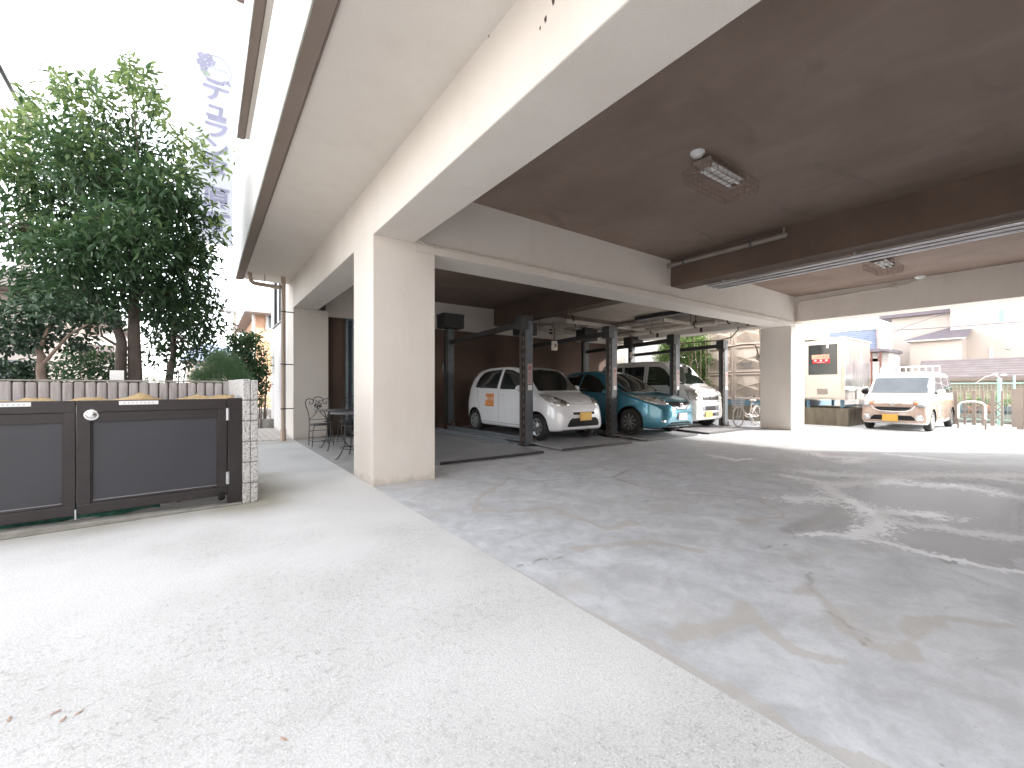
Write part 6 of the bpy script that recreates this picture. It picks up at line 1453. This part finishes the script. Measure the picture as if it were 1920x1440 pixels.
g = MB(); g.bar((XF,3.6,1.35),(XF,-4,1.35),.05,.05); g.bar((XF,3.6,.12),(XF,-4,.12),.04,.04); obj('rail', g, M['mint'], t)
for y in (3.6, 1.75, -.1, -2): g = MB(); g.tube([(XF,y,0),(XF,y,1.6)], .03, 8); obj('fence_post', g, M['mint'], t)
g = MB(); y = 3.6
while y > -4: g.bar((XF,y,.14),(XF,y,1.33),.006,.006); y -= .09
for k in range(9): g.bar((XF-.006,3.6,.2+k*.13),(XF-.006,-4,.2+k*.13),.006,.006)
obj('mesh', g, M['mint'], t)
q = onX(1874, 716, 20.6)
t = thing('pipe_post', 'mint green post with white fittings behind the gate', 'post', (20.6, q[1], 0)); g = MB(); g.tube([(20.6,q[1],0),(20.6,q[1],1.50)], .055, 10); obj('post', g, M['mint'], t)
g = MB(); g.tube([(20.55,q[1]-.02,1.5),(20.5,q[1]+.1,1.62),(20.5,q[1]+.3,1.55),(20.5,q[1]+.50,1.35)], .010, 6); g.ball((20.5,q[1]-.10,1.60), .04,.07,.035, 6); g.ball((20.5,q[1]+.08,1.63), .03,.06,.03, 6); obj('tap', g, M['white_paint'], t)
# plant pots behind fence
rr = random.Random(9)
PL_ = ['blue grey plant pot behind the arched barrier','terracotta plant pot behind the arched barrier','dark plant pot between the arched barrier and the mint post','terracotta plant pot just left of the mint post','blue grey plant pot right of the mint post','dark plant pot beside the tan gate end post']
for k in range(6):
    px = 1806+k*17; q = onX(px, 770, 22.3); r_ = rr.uniform(.17,.26)
    t = thing('plant_pot', PL_[k], 'pot', (22.3, q[1], .28), 0, 'plant pots behind the mint fence'); t['_o'] = (22.3, q[1], 0)
    g = MB(); g.lathe([(0,0),(r_*.7,0),(r_,r_*1.3),(r_*.9,r_*1.3),(0,r_*1.2)], (22.3,q[1],0), 'Z', 14); obj('pot', g, [M['blue_paint'], mat('terracotta', (.40,.20,.13), rough=.9), M['steel']][(0,1,2,1,0,2)[k]], t)
    leaves('plant', [((22.3,q[1],r_*1.5+.15), (.18,.18,.22), 60, .5)], .14, .25, M['leaf_bamboo'], t, seed=40+k)
g = MB(); g.box(22.0,22.7,-5,4.2,0,.28); single('low_wall', g, M['curb'], 'low grey wall carrying the plant pots', 'wall')
# ---- houses
def house(name, label, loc): return thing(name, label, 'house', loc)
H1 = house('brown_roof_house', 'low house with a long mauve tiled roof behind the folding gate', (26, 0, 0))
q0 = onX(1738, 676, 28.5); q1 = onX(1740, 708, 26)
zt, zb = q0[2], q1[2]
g = MB(); y1 = q1[1]+.4; g.add([(26,y1,zb),(26,-12,zb),(28.6,-12,zt),(28.6,y1+.3,zt),(26,y1,zb-.12),(26,-12,zb-.12),(28.6,-12,zt-.12),(28.6,y1+.3,zt-.12)], [(0,3,2,1),(4,5,6,7),(0,1,5,4),(1,2,6,5),(2,3,7,6),(3,0,4,7)], False); obj('roof', g, M['roof_mauve'], H1)
g = MB(); g.box(26.6,28.5,-12,y1-.3,0,zb-.0); obj('wall', g, mat('tan low wall', (.45,.38,.30), rough=.9), H1)
g = MB(); g.box(25.9,26.0,-12,y1,zb-.16,zb-.02); obj('gutter', g, M['tan_metal'], H1)
H2 = house('cream_house', 'large cream two storey house with teal windows behind the yard', (34, 0, 0))
xA, xB = 34.0, 32.6
qa = onX(1672, 598, xA); qb = onX(1782, 590, xB)
g = MB(); g.box(xA,xA+9,qb[1]-1,qa[1],0,qa[2]); w1 = obj('wall', g, M['house_cream'], H2)
g = MB(); g.box(xB,xB+9,-16,qb[1],0,qb[2]+.9); w2 = obj('wall', g, M['house_cream'], H2)
g = MB(); g.box(xA-.5,xA+9.5,qb[1],qa[1]+.5,qa[2],qa[2]+.22); g.box(xB-.5,xB+9.5,-16,qb[1]+.4,qb[2]+.95,qb[2]+1.2); obj('roof', g, M['roof_dark'], H2)
e0, e1 = onX(1690, 640, 31.0), onX(1802, 632, 31.0); ez = e0[2]
g = MB(); g.box(31.2,xA-.01,e1[1],e0[1]-.3,0,ez-.01); g.add([(30.9,e0[1],ez),(30.9,e1[1]-.2,ez),(xA-.3,e1[1]-.2,ez+.9),(xA-.3,e0[1]-1.8,ez+.9),(30.9,e0[1],ez-.08),(30.9,e1[1]-.2,ez-.08),(xA-.3,e1[1]-.2,ez-.08),(xA-.3,e0[1],ez-.08)], [(0,1,5,4)], False); w3 = obj('wall', g, M['house_cream'], H2)
g = MB(); g.add([(30.9,e0[1],ez),(30.9,e1[1]-.2,ez),(xA-.02,e1[1]-.2,ez+1.0),(xA-.02,e0[1]-2.0,ez+1.0),(xA-.02,e0[1],ez)], [(0,3,2,1),(0,4,3)], False); obj('porch_roof', g, M['roof_dark'], H2)
for (a, b, c_, d_, x_) in ((1870,1888,580,605,xB),(1855,1863,651,672,xB)):
    p_, q_ = onX(a, c_, x_), onX(b, d_, x_); g = MB(); g.box(x_-.06,x_-.002,q_[1],p_[1],q_[2],p_[2]); wn = obj('window', g, M['white_paint'], w2); g = MB(); g.box(x_-.075,x_-.0605,q_[1]+.06,p_[1]-.06,q_[2]+.06,p_[2]-.06); obj('pane', g, M['win_teal'], wn)
p_ = onX(1891, 650, xB); g = MB(); g.ball((xB,p_[1],p_[2]), .1,.16,.16, 8); obj('vent', g, M['white_paint'], w2)
H3 = house('blue_roof_house', 'house with a slate blue tiled roof behind the pump cabinet', (30, 9, 0))
x0 = 28.0; a = onX(1527, 640, x0); b = onX(1648, 672, x0); c_ = onX(1540, 622, x0+4); d_ = onX(1652, 615, x0+4)
g = MB(); g.add([(x0,a[1]+.6,b[2]),(x0,b[1],b[2]),(x0+4,d_[1]+.2,d_[2]),(x0+4,c_[1]+.6,d_[2]),(x0,a[1]+.6,b[2]-.15),(x0,b[1],b[2]-.15),(x0+4,d_[1]+.2,d_[2]-.15),(x0+4,c_[1]+.6,d_[2]-.15)], [(0,3,2,1),(4,5,6,7),(0,1,5,4),(1,2,6,5),(2,3,7,6),(3,0,4,7)], False); obj('roof', g, M['roof_blue'], H3)
g = MB(); g.box(x0+.5,x0+7,b[1]+.4,a[1],0,b[2]-.12); obj('wall', g, M['house_white'], H3)
g = MB(); g.bar((x0-.05,b[1]-.03,b[2]-.05),(x0+4,d_[1]+.17,d_[2]-.05),.12,.25); obj('barge_board', g, mat('brown barge board', (.45,.28,.24), rough=.8), H3)
H4 = house('shed_house', 'narrow house with brown porch posts between the two roofs', (27, 7, 0)); p_ = onX(1662, 650, 28); 
g = MB(); g.box(28,30,p_[1]-.1,p_[1]+.75,0,3.0); obj('wall', g, M['house_white'], H4); g = MB(); g.box(27,30,p_[1]-.2,p_[1]+.8,3.0,3.15); obj('roof', g, M['roof_dark'], H4)
for dy in (0, .35, .6): g = MB(); g.box(27.1,27.2,p_[1]+dy,p_[1]+dy+.06,0,2.999); obj('porch_post', g, mat('dark red brown post', (.22,.09,.07), rough=.7), H4)
t = thing('white_railing', 'white balcony railing seen above the minivan roof', 'railing', (23.5, 6, 0)); X_ = 23.5; ra, rb = onX(1652, 694, X_)[1], onX(1762, 694, X_)[1]; zr = onX(1700, 688, X_)[2]
g = MB(); g.bar((X_,ra,zr),(X_,rb,zr),.06,.06); g.bar((X_,ra,zr-.38),(X_,rb,zr-.38),.05,.05); obj('rail', g, M['white_paint'], t)
g = MB(); n_ = 9
for k in range(n_+1): yy = ra+(rb-ra)*k/n_; g.bar((X_,yy,zr-.35),(X_,yy,zr-.03),.04,.04)
obj('baluster', g, M['white_paint'], t)
g = MB()
for yy in (ra, (ra+rb)/2, rb): g.tube([(X_,yy,0),(X_,yy,zr-.40)], .05, 8)
obj('support', g, M['white_paint'], t)
# white building in the opening behind the van
HW = house('white_neighbour_building', 'plain white building seen through the opening behind the garage', (20, 16, 0)); p0 = onX(1163, 690, 19.5); p1 = onX(1252, 690, 19.5)
g = MB(); g.box(19.5,24,p1[1]-.2,p0[1]+4,0,5.5); obj('wall', g, M['house_white'], HW)
# block wall behind tank / back yard
g = MB(); g.box(14.3,19.3,12.3,12.45,0,1.9); single('boundary_wall', g, M['house_cream'], 'low cream boundary wall behind the parked van', 'wall')
# ---- left side background
H5 = house('peach_house', 'peach brick house with pale slate roof behind the garden tree', (4, 26, 0)); Y5 = 24
e = onY(461, 577, Y5-.7); c0 = onY(480, 590, Y5); rt = onY(486, 538, Y5+3)
g = MB(); g.box(c0[0],c0[0]+9,Y5,Y5+8,0,e[2]-.05); w5 = obj('wall', g, M['house_peach'], H5)
xe = e[0]; ze = e[2]; zr = ze+3.2
g = MB(); g.add([(xe,Y5-.7,ze),(c0[0]+9.7,Y5-.7,ze),(c0[0]+6,Y5+4,zr),(xe+3.2,Y5+4,zr),(xe,Y5+8.7,ze)], [(0,1,2,3),(0,3,4)], False); g.add([(xe,Y5-.7,ze-.16),(c0[0]+9.7,Y5-.7,ze-.16),(c0[0]+9.7,Y5-.7,ze-.001),(xe,Y5-.7,ze-.001)], [(0,1,2,3)]); g.box(xe,c0[0]+9.7,Y5-.7,Y5+8.7,ze-.17,ze-.161); obj('roof', g, M['roof_light'], H5)
g = MB(); g.bar((xe-.05,Y5-.78,ze-.1),(c0[0]+9.7,Y5-.78,ze-.1),.16,.16); obj('gutter', g, mat('grey gutter', (.30,.26,.25), rough=.6), H5)
g = MB(); g.tube([(c0[0]-.12,Y5-.1,0),(c0[0]-.12,Y5-.1,ze-.2)], .06, 8); obj('downpipe', g, M['white_paint'], H5)
p_, q_ = onY(498, 588, Y5), onY(509, 620, Y5); g = MB(); g.box(p_[0],q_[0]+.3,Y5-.06,Y5-.002,q_[2],p_[2]); wn = obj('window', g, M['white_paint'], w5); g = MB(); g.box(p_[0]+.12,q_[0]+.18,Y5-.08,Y5-.0605,q_[2]+.1,p_[2]-.1); obj('pane', g, M['win'], wn)
H6 = house('grey_roof_house', 'cream flat roofed house at the left edge behind the trees', (-8, 18, 0)); Y6 = 18; p_ = onY(68, 520, Y6)
g = MB(); g.box(-16,p_[0],Y6,Y6+8,0,3.9); w6 = obj('wall', g, M['house_cream'], H6); g = MB(); g.box(-16.5,p_[0]+.9,Y6-1,Y6+8.5,3.91,4.05); g.box(-16.2,p_[0]+.7,Y6-.8,Y6+8.3,4.051,4.35); obj('roof', g, M['roof_light'], H6)
a, b = onY(-10, 674, Y6), onY(40, 700, Y6); g = MB(); g.box(a[0],b[0],Y6-.05,Y6-.002,b[2]-.8,a[2]); obj('window', g, M['win'], w6)
H7 = house('white_far_house', 'white house with a pale flat roof seen between the trunks', (-2, 26, 0)); Y7 = 26; a, b = onY(85, 640, Y7), onY(212, 640, Y7)
g = MB(); g.box(a[0],b[0],Y7,Y7+6,0,4.0); w7 = obj('wall', g, M['house_white'], H7); a2, b2 = onY(120, 654, Y7-1.5), onY(225, 654, Y7-1.5)
g = MB(); g.box(a2[0]-2,b2[0],Y7-3,Y7-.01,a2[2]-.15,a2[2]+.12); g.box(a[0]-.3,b[0]+.3,Y7-.3,Y7+6.3,4.001,4.2); obj('roof', g, M['roof_light'], H7)
a, b = onY(150, 641, Y7), onY(190, 648, Y7); g = MB(); g.box(a[0],b[0],Y7-.05,Y7-.002,b[2],a[2]); obj('window', g, M['win_teal'], w7)
H8 = house('pale_far_house', 'pale distant house with small dark window left of the feathery bush', (2, 40, 0)); Y8 = 38; a, b = onY(348, 676, Y8), onY(440, 676, Y8)
g = MB(); g.box(a[0],b[0],Y8,Y8+6,0,a[2]); w8 = obj('wall', g, M['house_cream'], H8); g = MB(); g.add([(a[0]-.4,Y8-.5,a[2]),(b[0]+.4,Y8-.5,a[2]),(b[0]-.5,Y8+3,a[2]+1.5),(a[0]+.5,Y8+3,a[2]+1.5),(a[0]-.4,Y8+6.5,a[2]),(b[0]+.4,Y8+6.5,a[2])], [(0,1,2,3),(0,3,4),(3,2,5,4),(1,5,2),(0,4,5,1)], False); obj('roof', g, M['roof_blue'], H8)
a, b = onY(366, 682, Y8), onY(373, 690, Y8); g = MB(); g.box(a[0],b[0],Y8-.05,Y8-.002,b[2]-.3,a[2]); obj('window', g, M['win'], w8)
# poles and cables
q = ray(49, 215, 13)
UP = thing('utility_pole', 'pale concrete utility pole behind the crown of the big tree', 'utility pole', (q[0], q[1], 0)); g = MB(); g.tube([(q[0],q[1],0),(q[0],q[1],q[2]+.2)], [.19,.13], 16); obj('pole', g, M['pole'], UP)
g = MB()
g.lathe([(.135,-.4),(.155,-.4),(.155,-.3),(.135,-.3)], (q[0],q[1],q[2]), 'Z', 16)
obj('band', g, M['pipe'], UP)
g = MB(); g.bar((q[0]-.7,q[1]-.2,q[2]-.1),(q[0]+.4,q[1]-.2,q[2]-.1),.07,.07); obj('crossarm', g, M['pipe'], UP)
p0 = Vector(ray(-60, 55, 5.2)); p1 = Vector(ray(25,175,6.6)); p2 = Vector(ray(60,232,9)); p3 = Vector(ray(120,300,13)); p4 = Vector(ray(330,480,26))
pA = Vector(ray(0,128,5.8)); g = MB(); g.tube([pA+(pA-p1)*9+Vector((0,0,.4)), pA+(pA-p1)*3, pA, p1, p2, p3, p4], [.030,.030,.030,.028,.026,.024,.02], 8); single('power_cable', g, M['wire'], 'thick black cable running to the utility pole at upper left', 'cable')
q = ray(440, 568, 26); SP = thing('street_pole', 'thin pale pole with round street lamps left of the peach house', 'utility pole', (q[0], q[1], 0)); g = MB(); g.tube([(q[0],q[1],0),(q[0],q[1],q[2])], [.13,.09], 10); obj('pole', g, M['pole'], SP)
for px in (416, 429): a = ray(px, 582+(px-416)*.2, 25.5); g = MB(); g.ball(a, .16,.2,.14, 8); obj('lamp_head', g, mat('grey lamp', (.28,.26,.26), rough=.6), SP)
g = MB(); g.tube([ray(398,565,25), ray(440,586,25.8), ray(478,612,27)], .03, 6); single('street_cable', g, M['wire_grey'], 'thin cable past the street lamps above the garden tree', 'cable')
g = MB(); g.tube([ray(1505,600,30)]+[ray(1510+45*k, 618+3*math.sin(k*.5)-0.16*k*k*.9, 24-.6*k) for k in range(1, 10)], .02, 6); single('overhead_wire', g, M['wire_grey'], 'thin overhead wire crossing in front of the cream house', 'cable')
g = MB(); g.tube([ray(1628,648,26), ray(1700,612,24), ray(1795,580,21), ray(1850,560,19)], .014, 6); single('slanting_wire', g, M['wire_grey'], 'thin wire slanting up in front of the cream house', 'cable')
# banner
BN = thing('banner', 'tall faint white banner with violet lettering hanging beside the balconies', 'banner', (.15, 11.35, 4.4)); YB = 11.35
xl, xr = onY(357, 100, YB)[0], onY(436.5, 100, YB)[0]; zt_, zb_ = onY(437, 86, YB)[2], onY(437, 462, YB)[2]
g = MB(); nx_, nz_ = 6, 30; vs = [(xl+(xr-xl)*i/nx_, YB+.015*math.sin(j*.5+i), zb_+(zt_-zb_)*j/nz_) for i in range(nx_+1) for j in range(nz_+1)]
g.add(vs, [(i*(nz_+1)+j,(i+1)*(nz_+1)+j,(i+1)*(nz_+1)+j+1,i*(nz_+1)+j+1) for i in range(nx_) for j in range(nz_)], True); cl_ = obj('cloth', g, M['banner'], BN)
g = MB(); yb_ = YB-.03; Hh = zt_-zb_; xc = xl+(xr-xl)*.60
chars = [('デ',.26,.40),('ュ',.355,.36),('ラ',.443,.38),('ン',.545,.36),('タ',.64,.38),('原',.785,.38),('町',.905,.38)]
for ch, fz, sz in chars: g = text_mb(ch, sz*1.35, (xc, yb_, zt_-Hh*fz), (1,0,0), (0,0,1), g, bold=.014)
obj('lettering', g, M['ink_violet'], cl_)
g = MB(); cx, cz = xl+(xr-xl)*.60, zt_-Hh*.155; g.tube([(cx+.27*math.cos(a), yb_, cz+.30*math.sin(a)) for a in np.linspace(0, 2*math.pi, 41)[:-1]], .006, 5, closed=True); g = text_mb('Duranta', .10, (cx+.04, yb_, cz+.03), (1,0,0), (0,0,1), g); obj('logo_ring', g, M['ink_violet'], cl_)
g = MB()
for fx, fz in ((-.20,.22),(-.08,.25),(-.22,.08),(-.10,.10),(-.02,.16),(-.16,-.02)):
    for k in range(5): a = 2*math.pi*k/5+.3; x_, z_ = cx+fx+.045*math.cos(a)-.06, cz+fz-.02+.045*math.sin(a); g.prism([(x_+.032*math.cos(b), z_+.032*math.sin(b)) for b in np.linspace(0, 2*math.pi, 9)[:-1]], -.004, (0,yb_-.001*k,0), ((1,0,0),(0,0,1),(0,1,0)))
obj('flower_print', g, M['ink_violet'], cl_)
g = MB(); g.prism([(cx-.30,cz-.10),(cx-.22,cz-.06),(cx-.12,cz-.12),(cx-.10,cz-.18),(cx-.20,cz-.19)], -.004, (0,yb_,0), ((1,0,0),(0,0,1),(0,1,0))); obj('leaf_print', g, M['ink_leaf'], cl_)
g = MB(); g.tube([(xl-.02,YB,zt_),(xr+.02,YB,zt_)], .012, 6); g.tube([(xl-.02,YB,zb_),(xr+.02,YB,zb_)], .012, 6); obj('rod', g, M['white_paint'], BN)
for z_, zw in ((zt_-.9,zt_-.7),(zb_+.15,zb_+.25),(zt_-.05,zt_-.4)):
    g = MB(); g.tube([(xr,YB,z_),(OX+.02,11.2,zw)], .005, 5); obj('tie', g, M['wire_grey'], BN)
g = MB(); g.tube([(xl+.28,YB,zb_+.12),(OX+.02,11.49,zb_+.42)], .008, 5); obj('tie', g, M['wire_grey'], BN)

for o in bpy.data.objects:
    if '_o' in o.keys(): del o['_o']
bpy.context.view_layer.update()
print('FACES', sum(len(o.data.polygons) for o in bpy.data.objects if o.type == 'MESH'), 'OBJS', len(bpy.data.objects))
